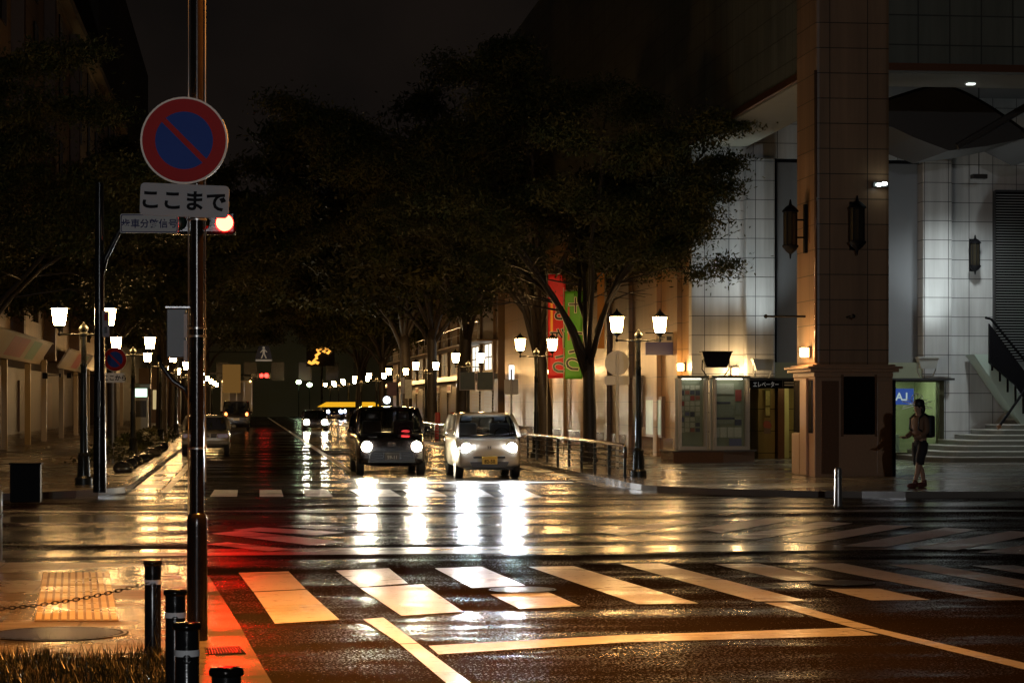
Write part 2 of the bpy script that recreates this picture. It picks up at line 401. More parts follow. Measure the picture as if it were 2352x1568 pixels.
        o = bpy.data.objects.new(name, me); COL.objects.link(o)
        if parent is not None: o.parent = parent
        if bevel:
            b = o.modifiers.new('bevel', 'BEVEL'); b.width = bevel; b.segments = 2; b.limit_method = 'ANGLE'
        if sub:
            b = o.modifiers.new('sub', 'SUBSURF'); b.levels = sub; b.render_levels = sub
        return o

def tag(o, label=None, cat=None, group=None, kind=None):
    if label: o['label'] = label
    if cat: o['category'] = cat
    if group: o['group'] = group
    if kind: o['kind'] = kind
    return o
def thing(name, label, cat, loc=(0, 0, 0), rz=0.0, group=None):
    o = bpy.data.objects.new(name, None); COL.objects.link(o)
    o.empty_display_size = 0.2
    o.location = loc; o.rotation_euler = (0, 0, rz)
    return tag(o, label, cat, group)
def kids(o): return [c for c in COL.objects if c.parent == o]
def copy_tree(o, label=None, loc=None, rz=None, parent=None):
    c = o.copy(); COL.objects.link(c)
    if parent is not None: c.parent = parent
    if label: c['label'] = label
    if loc is not None: c.location = loc
    if rz is not None: c.rotation_euler = (0, 0, rz)
    for k in kids(o):
        copy_tree(k, parent=c)
    return c
def lettering(text, size, mat, parent=None, loc=(0, 0, 0), rz=0.0, tilt=0.0, mirror=False, bold=0.0, name='lettering', sx=1.0, depth=0.002, vertical=False, space=1.0):
    cu = bpy.data.curves.new('lettering_curve', 'FONT'); cu.body = text; cu.size = size
    cu.align_x = 'CENTER'; cu.align_y = 'CENTER'; cu.offset = bold; cu.extrude = depth; cu.resolution_u = 3
    cu.space_character = space
    o = bpy.data.objects.new('lettering_tmp', cu); COL.objects.link(o)
    bpy.context.view_layer.update()
    dg = bpy.context.evaluated_depsgraph_get()
    me = bpy.data.meshes.new_from_object(o.evaluated_get(dg))
    bpy.data.objects.remove(o); bpy.data.curves.remove(cu)
    me.name = name
    xs = [v.co.x for v in me.vertices]; ys = [v.co.y for v in me.vertices]
    if xs:
        mx = (min(xs) + max(xs)) / 2; my = (min(ys) + max(ys)) / 2
        ct, st = math.cos(tilt), math.sin(tilt)
        for v in me.vertices:
            x, y, z = (v.co.x - mx) * sx * (-1 if mirror else 1), v.co.y - my, v.co.z
            x, y = x * ct - y * st, x * st + y * ct
            v.co = (x, -z, y)
    if mirror: me.flip_normals()
    me.materials.clear(); me.materials.append(mat)
    q = bpy.data.objects.new(name, me); COL.objects.link(q)
    q.location = loc; q.rotation_euler = (0, 0, rz)
    if parent is not None: q.parent = parent
    return q
def spot(name, loc, target, power, col, angle=60, blend=0.6, size=0.1, parent=None):
    l = bpy.data.lights.new(name, 'SPOT'); l.energy = power; l.color = col; l.spot_size = R(angle); l.spot_blend = blend; l.shadow_soft_size = size
    o = bpy.data.objects.new(name, l); COL.objects.link(o); o.location = loc
    d = Vector(target) - Vector(loc); o.rotation_euler = d.to_track_quat('-Z', 'Y').to_euler()
    if parent is not None: o.parent = parent
    return o

# ================================================================== SETTING
def sheet(name, poly, z, mat, parent=None, kind='structure', t=None):
    m = MB()
    if t: m.prism([(p[0], p[1]) for p in poly], z - t, z, axis='z')
    else: m.add([(p[0], p[1], z) for p in poly], [tuple(range(len(poly)))])
    o = m.build(name, mat, parent, fixn=bool(t))
    if kind: o['kind'] = kind
    return o
sheet('ground', [(-900, -60), (900, -60), (900, 1500), (-900, 1500)], 0.0, M['asphalt'])

# far pavements: raised slabs with kerbs
def arc(cx, cy, r, a0, a1, n=10):
    return [(cx + r * math.cos(R(a0 + (a1 - a0) * i / n)), cy + r * math.sin(R(a0 + (a1 - a0) * i / n))) for i in range(n + 1)]
left_edge = [(-2.25, 260)] + arc(-6.25, 42.5, 4.0, 0, -90) + [(-60, 38.5), (-60, 260)]
right_edge = [(7.45, 260)] + arc(12.0, 42.6, 4.55, 180, 270) + [(70, 38.05), (70, 260)]
sheet('pavement_west', left_edge, 0.10, M['paving'], t=0.25)
sheet('pavement_east', right_edge, 0.10, M['plaza'], t=0.25)
def kerb(name, line, w, side):
    m = MB(); n = len(line); a = []; b = []
    for i, p in enumerate(line):
        q = line[min(i + 1, n - 1)]; o = line[max(i - 1, 0)]
        d = Vector((q[0] - o[0], q[1] - o[1])).normalized(); nn = Vector((-d.y, d.x)) * side
        a.append(p); b.append((p[0] + nn.x * w, p[1] + nn.y * w))
    for i in range(n - 1):
        m.prism([a[i], a[i + 1], b[i + 1], b[i]], -0.1, 0.112, axis='z')
    return tag(m.build(name, M['concrete'], None), kind='structure')
kerb('kerb_west', left_edge[:-1], 0.16, 1)
kerb('kerb_east', right_edge[:-1], 0.16, -1)
# wet concrete gutters along the far street
sheet('gutter_west', [(-2.06, 41), (-1.55, 41), (-1.55, 250), (-2.06, 250)], 0.006, M['strip'])
sheet('gutter_east', [(6.85, 43), (7.27, 43), (7.27, 250), (6.85, 250)], 0.006, M['strip'])

# near corner pavement, flush with the road
def P2(pts): return [tuple(G(x, y)[:2]) for x, y in pts]
corner = P2([(-500, 1293), (150, 1293), (330, 1297), (400, 1306), (430, 1345), (470, 1440), (500, 1520), (520, 1600), (545, 1700), (-500, 1700)])
sheet('pavement_corner', corner, 0.012, M['paving'])
sheet('gutter_corner', P2([(330, 1296), (430, 1300), (480, 1324), (553, 1441), (566, 1466), (596, 1520), (624, 1568), (690, 1700), (545, 1700), (520, 1600), (500, 1520), (470, 1440), (430, 1345), (400, 1306)]), 0.008, M['concrete'])
# trench strips across the junction, with studs
def strip(name, y_l, y_r, w):
    a = G(-200, y_l); b = G(2600, y_r)
    m = MB(); d = (b - a).normalized(); n = Vector((-d.y, d.x, 0))
    m.quad(*[(p.x, p.y, 0.002) for p in (a, b, b + n * w, a + n * w)])
    o = m.build(name, M['strip'], None, fixn=False); o['kind'] = 'structure'
    return a, b, d, n
s1 = strip('drain_strip', 1281, 1257, 1.1)
s2 = strip('drain_strip', 1176, 1174, 0.5)
sheet('road_near', [(s1[0].x, s1[0].y - .003), (-60, -80), (120, -80), (s1[1].x, s1[1].y - .003)], 0.002, M['asphalt_near'])

# painted markings
def z7(p): return (459.4 + p[0] * .41504, 1062.3 + p[1] * .41504)
def z8(p): return (1320.7 + p[0] * .43848, 1062.3 + p[1] * .43848)
def marking(name, quads, z=0.006):
    m = MB()
    for q in quads:
        m.add([(*G(*p)[:2], z) for p in q], [tuple(range(len(q)))])
    o = m.build(name, M['paint'], None, fixn=False)
    for pl in o.data.polygons:
        if pl.normal.z < 0: pl.flip()
    o['kind'] = 'structure'
    return o
q7 = lambda *a: [z7(p) for p in a]
q8 = lambda *a: [z8(p) for p in a]
near_bars = [
    [q7((213, 610), (490, 603), (585, 700), (292, 714)), q7((297, 718), (589, 704), (772, 870), (415, 892))],
    [q7((752, 598), (1045, 585), (1150, 668), (880, 690)), q7((885, 694), (1235, 675), (1455, 825), (1115, 848))],
    [q7((1300, 585), (1560, 577), (1800, 680), (1505, 694)), q7((1608, 730), (1925, 716), (2105, 795), (1770, 810))],
    [[(1214.8, 1301.8), (1316.5, 1299.7), (1604.8, 1385.9), (1465.4, 1387.7)]],
    [q8((235, 530), (450, 528), (1215, 725), (950, 728))],
    [q8((730, 532), (960, 528), (1360, 615), (1115, 620)), q8((1310, 662), (1590, 660), (1860, 720), (1550, 722))],
    [q8((1165, 530), (1400, 527), (2420, 720), (2170, 722))],
    [q8((1640, 535), (1860, 533), (2960, 720), (2720, 722))],
    [q8((2080, 540), (2300, 538), (3480, 720), (3250, 722))]]
for b in near_bars: marking('crosswalk_marking', b)
for b in ([(640, 345), (1000, 290), (1165, 297), (760, 368)], [(760, 396), (1290, 308), (1455, 317), (950, 402)], [(1060, 412), (1600, 325), (1770, 332), (1240, 423)],
          [(1400, 437), (1940, 340), (2100, 352), (1620, 443)], [(1760, 447), (2280, 358), (2460, 368), (1990, 459)], [(2110, 470), (2720, 375), (2880, 386), (2350, 481)],
          [(100, 362), (520, 306), (660, 310), (250, 380)]):
    marking('crosswalk_marking', [q8(*b)])
for b in ([(180, 372), (330, 358), (800, 386), (650, 402)], [(60, 392), (230, 376), (800, 440), (610, 456)], [(40, 452), (150, 440), (500, 478), (380, 490)], [(420, 352), (560, 345), (820, 358), (690, 366)]):
    marking('crosswalk_marking', [q7(*b)])
for b in ([(80, 150), (210, 151), (205, 188), (55, 188)], [(330, 150), (450, 150), (462, 188), (330, 188)], [(570, 150), (700, 150), (738, 188), (585, 188)], [(825, 149), (1050, 148), (1112, 186), (900, 188)],
          [(1120, 150), (1290, 150), (1372, 187), (1185, 189)], [(1415, 150), (1560, 150), (1628, 189), (1475, 190)], [(1645, 152), (1790, 152), (1892, 190), (1720, 191)]):
    marking('crosswalk_marking', [q7(*b)])
marking('lane_line', [q7((903, 868), (1015, 858), (1205, 1000), (1105, 1003)), q7((1108, 1006), (1209, 1003), (1700, 1370), (1540, 1370))])
marking('stop_line', [q7((1265, 1015), (2352, 955), (2352, 995), (1320, 1062)), q8((262, 904), (1440, 866), (1590, 905), (262, 942))])
marking('lane_line', [q8((990, 734), (1110, 733), (1600, 872), (1455, 865))])
marking('lane_line', [q8((1460, 868), (1606, 874), (2500, 1085), (2500, 1118), (2352, 1085), (1950, 985), (1610, 900))])
m = MB(); m.quad((2.42, 51, 0.0045), (2.57, 51, 0.0045), (2.57, 240, 0.0045), (2.42, 240, 0.0045)); tag(m.build('centre_line', M['paint'], None, fixn=False), kind='structure')
m = MB()
for k in range(24):
    y = 52 + k * 9; m.quad((4.62, y, 0.0045), (4.74, y, 0.0045), (4.74, y + 4.5, 0.0045), (4.62, y + 4.5, 0.0045))
tag(m.build('lane_line', M['paint'], None, fixn=False), kind='structure')
m = MB(); m.quad((2.75, 46.0, 0.0045), (6.7, 46.0, 0.0045), (6.7, 46.4, 0.0045), (2.75, 46.4, 0.0045)); tag(m.build('stop_line', M['paint'], None, fixn=False), kind='structure')
m = MB(); m.quad((-1.5, 42, 0.0045), (-1.36, 42, 0.0045), (-1.36, 240, 0.0045), (-1.5, 240, 0.0045)); tag(m.build('edge_line', M['paint'], None, fixn=False), kind='structure')

# ================================================================== STREET LAMPS
def make_lamp():
    t = thing('street_lamp', 'x', 'street lamp', (0, 0, 0))
    m = MB(); m.lathe([(.17, 0), (.17, .12), (.125, .16), (.11, .5), (.12, .54), (.085, .6)], seg=16); m.build('base', M['polegreen'], t, 'auto')
    m = MB(); m.lathe([(.075, .6), (.066, 1.2), (.078, 1.24), (.062, 1.3), (.055, 2.2), (.066, 2.23), (.05, 2.28), (.048, 2.78)], seg=16); m.build('pole', M['polegreen'], t, 'auto')
    m = MB(); m.lathe([(.05, 2.78), (.085, 2.8), (.085, 2.83), (.06, 2.85), (.09, 2.9), (.09, 2.94), (.05, 2.99), (.03, 3.0), (.012, 3.04)], seg=16); m.build('finial', M['polegreen'], t, 'auto')
    m = MB(); m.tube([(-.45, 0, 2.81), (.45, 0, 2.81)], .017, 10)
    for s in (-1, 1): m.ell((s * .45, 0, 2.81), .032, .032, .032, 10, 6); m.ell((s * .2, 0, 2.81), .026, .026, .026, 8, 6)
    m.build('crossbar', M['polegreen'], t, True)
    for s in (-1, 1):
        x = s * .45
        m = MB(); m.lathe([(.014, 2.82), (.014, 2.88), (.06, 2.93), (.105, 2.965), (.108, 2.98)], (x, 0, 0), 14); h = m.build('lamp_head', M['polegreen'], t, 'auto')
        m = MB(); m.lathe([(.098, 2.98), (.115, 3.06), (.138, 3.24), (.142, 3.29)], (x, 0, 0), 12); m.build('glass', M['lampglass'], h, True)
        m = MB(); m.lathe([(.20, 3.29), (.20, 3.305), (.11, 3.34), (.05, 3.40), (.025, 3.42), (.008, 3.47)], (x, 0, 0), 14); m.build('cap', M['polegreen'], h, 'auto')
    return t
lamp0 = make_lamp(); used = [False]
NTH = ['nearest', 'second', 'third', 'fourth', 'fifth', 'sixth', 'seventh', 'eighth', 'ninth', 'tenth', 'eleventh', 'twelfth']
def place_lamp(X, Y, label, group):
    if not used[0]:
        used[0] = True; lamp0.location = (X, Y, .1); lamp0['label'] = label; lamp0['group'] = group; return lamp0
    c = copy_tree(lamp0, label, (X, Y, .1)); c['group'] = group; return c
for i, Y in enumerate([43.3, 62.4, 82.6, 101.5, 120.5, 139.5, 158, 177, 196, 215]):
    extra = ['beside the traffic signal mast', 'behind the small no parking sign', 'past the shrub bed', 'near the foreground post'][i] if i < 4 else 'of its row'
    place_lamp(-2.98, Y, 'lit twin lantern street lamp, %s along the left kerb, %s' % (NTH[i], extra), 'street lamps along the left kerb')
for i, Y in enumerate([46.3, 62.8, 82.2, 101.5, 120.5, 139.5, 158, 177, 196, 215]):
    extra = ['beside the round sign back', 'half hidden by a tree trunk', 'with two boards under its arms', 'behind the guard rail'][i] if i < 4 else 'of its row'
    place_lamp(8.08, Y, 'lit twin lantern street lamp, %s along the right kerb, %s' % (NTH[i], extra), 'street lamps along the right kerb')

for xa, xb, lb in ((1057, 1090, 'dark green hanging board under the left arm of the third right lamp'), (1097, 1132, 'dark green hanging board under the right arm of the third right lamp')):
    p = atD((xa + xb) / 2, 874, 82.4); w_ = (xb - xa) / FPX * 82.4 / 2; h_ = 20 / FPX * 82.4
    t = thing('hanging_board', lb, 'sign board', tuple(p), -YAW)
    MB().box(-w_, w_, -.012, .012, -h_, h_).build('board', pmat('board_dark_green', (.07, .085, .02), .4, var=.3, vscale=5), t)
    m = MB(); m.box(-w_ - .03, -w_ - .001, -.02, .02, -h_ - .03, h_ + .14); m.box(w_ + .001, w_ + .03, -.02, .02, -h_ - .03, h_ + .14); m.box(-w_, w_, -.02, .02, -h_ - .03, -h_ - .002); m.build('frame', pmat('board_frame', (.45, .36, .25), .4), t)

# ================================================================== FOREGROUND POST AND SIGNS
pp = atD(453, 922, 15.65); PXY = (pp.x, pp.y)
t = thing('lamp_post', 'tall dark brown steel lamp post carrying the no parking sign on the near corner', 'lamp post', (PXY[0], PXY[1], 0.0))
m = MB(); m.lathe([(.072, 0), (.070, .80), (.070, .85), (.062, .875), (.05, .885)], seg=24); m.build('base_sleeve', M['polebrown'], t, 'auto')
m = MB(); m.lathe([(.048, .885), (.046, 2.0), (.044, 4.2), (.036, 6.6)], seg=24); m.build('pole', M['polebrown'], t, 'auto')
m = MB(); m.tube([(-.058, -.02, .885), (-.057, -.02, 6.4)], .006, 8); m.tube([(.056, -.012, 1.1), (.054, -.012, 6.4)], .005, 8); m.build('cable', M['steel'], t, True)
for z in (1.33, 2.10, 2.155, 2.9, 3.3): MB().lathe([(.066, z - .006), (.066, z + .006)], seg=24).build('strap', M['steel'], t, 'auto')
m = MB(); m.tube([(0, 0, 6.4), (.05, 0, 6.62), (.25, -.05, 6.75), (.75, -.1, 6.82)], [.036, .034, .03, .028], 12); m.build('lamp_arm', M['polebrown'], t, True)
m = MB(); m.box(.7, 1.15, -.19, -.01, 6.77, 6.88, .03); h = m.build('lamp_head', M['polebrown'], t)
m = MB(); m.box(.76, 1.1, -.17, -.03, 6.755, 6.768); m.build('lens', emat('sodium_lens_lit', (1.0, .5, .14), 60.0), h)
spot('lamp_light', (.93, -.1, 6.74), (-.1, .6, 0), 5200, (1.0, .36, .06), 118, 1.0, .12, t)
# unseen white lamp, added behind the viewpoint for weak frontal light
t = thing('road_lamp', 'added unseen white lamp on the near pavement behind the viewpoint, for frontal light', 'street lamp', (-4.2, -40.0, 0.0))
m = MB(); m.lathe([(.09, 0), (.08, 1.0), (.06, 5.4)], seg=16); m.build('pole', M['polegreen'], t, 'auto')
m = MB(); m.tube([(0, 0, 5.4), (.1, 0, 5.7), (.8, 0, 5.85)], [.05, .045, .04], 10); m.build('arm', M['polegreen'], t, True)
m = MB(); m.box(.6, 1.2, -.13, .13, 5.82, 5.92, .03); h = m.build('lamp_head', M['polegreen'], t)
m = MB(); m.ell((.9, 0, 5.79), .22, .1, .05, 14, 8); m.build('lens', emat('white_lens_lit', (.95, .97, 1.0), 20.0), h, True)
l_ = bpy.data.lights.new('lamp_light', 'POINT'); l_.energy = 11500; l_.color = (.95, .97, 1.0); l_.shadow_soft_size = .12
lo = bpy.data.objects.new('lamp_light', l_); COL.objects.link(lo); lo.parent = t; lo.location = (.9, 0, 5.6)
# cabinet strapped to the post, with pale tags, and the curved bracket
t2 = thing('signal_cabinet', 'dark grey flat cabinet strapped to the left side of the foreground post', 'cabinet', (PXY[0] - .135, PXY[1] + .02, 1.95))
m = MB(); m.box(-.075, .06, -.05, .05, 0, .34, .008); m.build('cabinet_body', pmat('cabinet_grey', (.022, .02, .018), .4), t2)
m = MB(); m.box(-.08, .085, -.055, .055, .343, .352); m.build('lid', M['polebrown'], t2)
m = MB(); m.box(.045, .068, -.075, -.052, .14, .30); m.box(.045, .068, -.075, -.052, -.02, .12); m.build('label_plate', M['signwhite'], t2)
m = MB(); m.tube([(-.13, 0, .02), (-.11, -.01, -.05), (-.03, -.02, -.16), (.05, -.02, -.21), (.10, -.02, -.33)], [.012, .014, .018, .018, .015], 8); m.build('bracket', M['blackmetal'], t2, True)

# no parking sign
def disc_sign(name, label, c, rad, rz, plate=None, mir=False, back=False, post=None, face=True, plate_txt=None, tilt=0.0, group=None):
    t = thing(name, label, 'road sign', c, rz, group)
    m = MB(); m.lathe([(rad, -.012), (rad, .012)], seg=48, axis='y'); m.build('disc', M['signback'], t, 'auto')
    if face:
        def ring(r0, r1, y, mat, nm):
            n = 64; vs = []; fs = []
            for k in range(n):
                a = 2 * math.pi * k / n
                vs += [(r0 * math.cos(a), y, r0 * math.sin(a)), (r1 * math.cos(a), y, r1 * math.sin(a))]
            for k in range(n):
                a, b = 2 * k, 2 * ((k + 1) % n); fs.append((a, b, b + 1, a + 1))
            MB().add(vs, fs).build(nm, mat, t)
        ring(rad * .66, rad * .955, -.0155, M['signred'], 'red_ring')
        n = 48
        MB().add([(rad * .665 * math.cos(2 * math.pi * k / n), -.014, rad * .665 * math.sin(2 * math.pi * k / n)) for k in range(n)], [tuple(range(n))]).build('blue_field', M['signblue'], t)
        a = R(-45); w = rad * .063; l = rad * .70
        d = Vector((math.cos(a), 0, math.sin(a))); nn = Vector((-d.z, 0, d.x))
        MB().quad(*[d * l * s1_ + nn * w * s2_ + Vector((0, -.0175, 0)) for s1_, s2_ in ((-1, -1), (1, -1), (1, 1), (-1, 1))]).build('red_bar', M['signred'], t)
    else:
        m = MB(); m.box(-.02, .02, -.03, -.012, -rad * .8, rad * .8); m.build('rib', M['steel'], t)
    return t
SIGN_Y = -0.075
sc = (PXY[0] - .086, PXY[1] + SIGN_Y, ZY(424, 323, PXY[1] + SIGN_Y))
disc_sign('no_parking_sign', 'large round no parking sign, blue with red ring and bar, on the foreground post', sc, .298, -YAW * .6)
def plate(name, label, c, w, h, rz, tilt, text, tsize, tmat, rad=.03, bold=0.004, border=None, space=1.0, bodymat=None, mirror=False, group=None):
    t = thing(name, label, 'road sign', c, rz, group)
    n = 6; pts = []
    for (cx, cz, a0) in ((w / 2 - rad, h / 2 - rad, 0), (-w / 2 + rad, h / 2 - rad, 90), (-w / 2 + rad, -h / 2 + rad, 180), (w / 2 - rad, -h / 2 + rad, 270)):
        for k in range(n + 1):
            a = R(a0 + 90 * k / n); pts.append((cx + rad * math.cos(a), cz + rad * math.sin(a)))
    ct, st = math.cos(tilt), math.sin(tilt)
    rot = lambda p: (p[0] * ct - p[1] * st, p[0] * st + p[1] * ct)
    MB().prism([rot(p) for p in pts], -.006, .006).build('plate_body', bodymat or M['signwhite'], t)
    if border:
        k1, k2 = 1 - .02 / w * 1.2, None
        f = lambda p, e: (p[0] * (1 - e / w * 2), p[1] * (1 - e / h * 2))
        vs = []; fs = []; N = len(pts)
        for p in pts:
            a = rot(f(p, .012)); b = rot(f(p, .026)); vs += [(a[0], -.0075, a[1]), (b[0], -.0075, b[1])]
        for k in range(N): fs.append((2 * k, 2 * ((k + 1) % N), 2 * ((k + 1) % N) + 1, 2 * k + 1))
        MB().add(vs, fs).build('border', border, t)
    if text: lettering(text, tsize, tmat, t, (0, -.008, 0), 0, tilt, mirror, bold, space=space)
    return t
c2 = (PXY[0] - .084, PXY[1] + SIGN_Y, ZY(424, 460.5, PXY[1] + SIGN_Y))
plate('sign_plate', 'white plate lettered in black under the no parking sign, on the foreground post', c2, .604, .222, -YAW * .6, R(-2.2), 'ここまで', .145, M['black'], bold=.0045, space=1.06)

# ================================================================== TRAFFIC SIGNAL ON ITS MAST (far left corner)
sp0 = atD(229, 922, 39.0)
t = thing('traffic_signal', 'near traffic signal glowing red behind the foreground post, on a long dark mast arm', 'traffic signal', (sp0.x, sp0.y, 0.1))
m = MB(); m.lathe([(.115, 0), (.105, .9), (.09, 2.5), (.075, 4.6), (.07, 5.3)], seg=18); m.build('mast', M['blackmetal'], t, 'auto')
hx = atD(516, 512, 39.0); rx = hx.x - sp0.x; ry = hx.y - sp0.y; rz_ = hx.z - .1
m = MB(); m.tube([(0, 0, 3.6), (.1, -.02, 4.0), (.35, -.06, 4.5), (.9, -.12, 4.85), (rx - .2, ry + .12, rz_ + .28)], [.05, .05, .045, .04, .035], 10); m.build('mast_arm', M['blackmetal'], t, True)
m = MB(); m.box(rx - .98, rx + .20, ry - .07, ry + .12, rz_ - .2, rz_ + .2, .05); sh = m.build('signal_head', M['blackmetal'], t)
for k, (dx, col, st) in enumerate(((-.78, (.02, .05, .04), 0), (-.39, (.06, .045, .01), 0), (0, (1, .02, .015), 1))):
    m = MB(); m.lathe([(.145, -.02), (.10, -.045), (.04, -.055)], (rx + dx, ry - .065, rz_), 20, 'y')
    lm = emat('red_signal_lit', (1.0, .0022, .0011), 600.0) if st else pmat('signal_lens_%d' % k, col, .2)
    m.build('lens', lm, sh, True)
    vs = []; fs = []
    for i in range(17):
        a = R(-20 + 220 * i / 16)
        vs += [(rx + dx + .165 * math.cos(a), ry - .07, rz_ + .165 * math.sin(a)), (rx + dx + .165 * math.cos(a), ry - .07 - .2 * max(.25, math.sin(a)), rz_ + .165 * math.sin(a) - .02)]
    for i in range(16): fs.append((2 * i, 2 * i + 2, 2 * i + 3, 2 * i + 1))
    v = MB().add(vs, fs).build('visor', M['blackmetal'], sh); md = v.modifiers.new('solid', 'SOLIDIFY'); md.thickness = .006
for z in (3.0, 2.78):
    m = MB(); m.box(.05, .17, -.11, -.09, z - .12, z + .1); q = m.build('tag_plate', M['signwhite'], t)
    m = MB(); m.box(.085, .135, -.116, -.112, z - .06, z + .05); m.build('tag_mark', M['signred'] if z > 2.9 else M['plastic'], q)
m = MB(); m.box(-.02, .02, -.2, -.1, 1.3, 1.9); m.build('button_box', M['plastic'], t)
pc = atD(343, 513, 38.6)
plate('signal_plate', 'white plate with six blue characters hanging left of the red traffic signal', pc, .985, .325, -YAW, 0, '歩車分離信号', .157, M['ink'], .03, .003, M['ink'], 1.03, M['retro'])

# ================================================================== SIGNS ON POSTS
def post(name, label, base, h, r, mat, cat='sign post', group=None):
    t = thing(name, label, cat, base, 0, group)
    MB().lathe([(r, 0), (r, h)], seg=14).build('tube', mat, t, 'auto')
    MB().lathe([(r * 1.02, h), (r * .9, h + .01), (r * .3, h + .03)], seg=14).build('cap', mat, t, 'auto')
    return t
b = atD(264, 922, 57.0)
post('sign_post', 'white post of the small no parking sign on the left pavement', (b.x - .05, b.y + .05, .1), 2.85, .03, M['signwhite'])
disc_sign('no_parking_sign', 'smaller distant no parking sign lit by lamps on the left pavement', (b.x, b.y, ZY(264, 825, b.y)), .30, -YAW)
plate('sign_plate', 'white plate with three black characters under the distant no parking sign', (b.x, b.y, ZY(264, 867, b.y)), .60, .24, -YAW, 0, 'ここから', .15, M['black'], bold=.004, bodymat=M['retro'])
b = atD(1417, 922, 54.0)
post('sign_post', 'pale steel post of the round sign seen from behind', (b.x, b.y - .045, .1), 2.68, .036, M['signback'])
disc_sign('round_sign_back', 'pale round traffic sign seen from behind beside the right street lamp', (b.x, b.y, ZY(1417, 833, b.y)), .292, -YAW, face=False)
plate('sign_plate', 'pale blank plate seen from behind under the round sign', (b.x, b.y, ZY(1417, 873, b.y)), .585, .215, -YAW, 0, None, .1, None, bodymat=M['signback'])
b = atD(1174, 922, 75.0)
post('sign_post', 'thin pale post with a square sign back in front of the lit shop window', (b.x, b.y - .04, .1), 2.6, .034, M['signback'])
plate('square_sign_back', 'pale square sign seen from behind on the thin post right of the white car', (b.x, b.y, ZY(1174, 888, b.y)), .46, .50, -YAW, 0, None, .1, None, bodymat=M['signback'])

# ================================================================== BOLLARDS AND CHAIN
def bollard_parts(t, h, r):
    MB().lathe([(r * 1.08, 0), (r * 1.08, .02), (r, .03), (r, h - .03)], seg=24).build('tube', M['blackmetal'], t, 'auto')
    m = MB(); seg = 40; n = 20
    vs = []
    for ri, (rr, hh) in enumerate([(1.0, h - .034), (1.12, h - .03), (1.12, h - .012), (1.03, h), (.5, h + .002)]):
        for k in range(seg):
            a = 2 * math.pi * k / seg; q = rr * r * (1 + (.05 * math.cos(n / 2 * a * 1.0 * 2) if ri in (1, 2, 3) else 0))
            vs.append((q * math.cos(a), q * math.sin(a), hh))
    fs = []
    for i in range(4):
        for k in range(seg):
            fs.append((i * seg + k, i * seg + (k + 1) % seg, (i + 1) * seg + (k + 1) % seg, (i + 1) * seg + k))
    fs.append(tuple(range(seg - 1, -1, -1))); fs.append(tuple(4 * seg + k for k in range(seg)))
    m.add(vs, fs).build('cap', pmat('wet_black_cap', (.02, .018, .015), .15, .6), t, True)
    MB().lathe([(r * 1.03, h - .155), (r * 1.03, h - .125)], seg=24).build('reflective_band', pmat('reflective_white', (.88, .89, .9), .6), t, 'auto')
    m = MB(); m.tube([(0.0 + .018 * math.cos(R(a)), -r - .008, h - .165 + .018 * math.sin(R(a))) for a in range(0, 361, 30)], .004, 6); m.build('chain_ring', M['blackmetal'], t, True)
BL = [(351, 14.9, .058), (403, 12.6, .060), (430, 10.7, .0615), (520, 8.9, .062)]
bt = []
labs = ['black bollard with white band at which the chain ends, beyond the others', 'black banded bollard between the chained one and the nearer two, foot in the grass',
        'black bollard with white band in front of the foot of the tall post', 'black bollard whose scalloped top alone shows at the bottom edge']
for i, (x, d, r) in enumerate(BL):
    p = atD(x, 922, d)
    t = thing('bollard', labs[i], 'bollard', (p.x, p.y, .012), 0, 'black bollards on the near corner'); bollard_parts(t, .60, r * .93)
    bt.append(p)
def chain(name, label, p0, p1, sag, n):
    m = MB()
    pts = []
    for i in range(n + 1):
        f = i / n; p = p0.lerp(p1, f); p.z -= sag * 4 * f * (1 - f); pts.append(p)
    for i in range(n):
        a, b = pts[i], pts[i + 1]; d = (b - a); L = d.length * .72; c = (a + b) / 2; d.normalize()
        side = d.cross(Vector((0, 0, 1))).normalized() if abs(d.z) < .95 else Vector((1, 0, 0))
        if i % 2: side = d.cross(side).normalized()
        loop = []
        for k in range(13):
            an = 2 * math.pi * k / 12
            loop.append(c + d * (L * math.cos(an)) + side * (.0105 * math.sin(an)))
        m.tube(loop, .0034, 5, cap=False)
    return tag(m.build(name, pmat('wet_chain', (.035, .03, .026), .2, .9), None, True), label, 'chain')
c0 = Vector((bt[0].x - .03, bt[0].y - .05, .47)); left_end = atD(-520, 1375, 14.7)
chain('bollard_chain', 'dark chain sagging from the banded bollard over the tactile paving to the left edge', c0, Vector((left_end.x, left_end.y, .47)), .17, 70)
c1 = Vector((bt[0].x + .015, bt[0].y - .062, .46)); 
chain('bollard_chain', 'slack chain hanging straight down the side of the chained bollard', c1, Vector((c1.x + .02, c1.y - .03, .03)), .0, 16)
# pale bollards on other corners
p = G(1925, 1160)
t = thing('steel_bollard', 'single pale steel bollard at the edge of the right pavement before the pillar', 'bollard', (p.x, p.y, .0))
MB().lathe([(.06, 0), (.057, .56), (.05, .59), (.03, .6)], seg=18).build('tube', M['steel'], t, 'auto')
MB().lathe([(.075, 0), (.075, .015)], seg=18).build('base_plate', M['steel'], t, 'auto')
p = G(-2, 1290)
t = thing('steel_bollard', 'pale steel post cut by the left edge of the frame', 'bollard', (p.x, p.y, .0))
MB().lathe([(.032, 0), (.032, .74), (.02, .75)], seg=18).build('tube', M['steel'], t, 'auto')
MB().lathe([(.06, 0), (.06, .015)], seg=18).build('base_plate', M['steel'], t, 'auto')
p = G(57, 1158)
t = thing('utility_box', 'dark low utility box standing on the far left corner', 'utility box', (p.x, p.y + .2, .0))
ub = pmat('dark_box_paint', (.006, .006, .007), .7, 0, .2)
MB().box(-.24, .24, -.15, .15, .03, .64, .02).build('casing', ub, t); MB().box(-.26, .26, -.17, .17, .64, .67, .01).build('lid', ub, t)
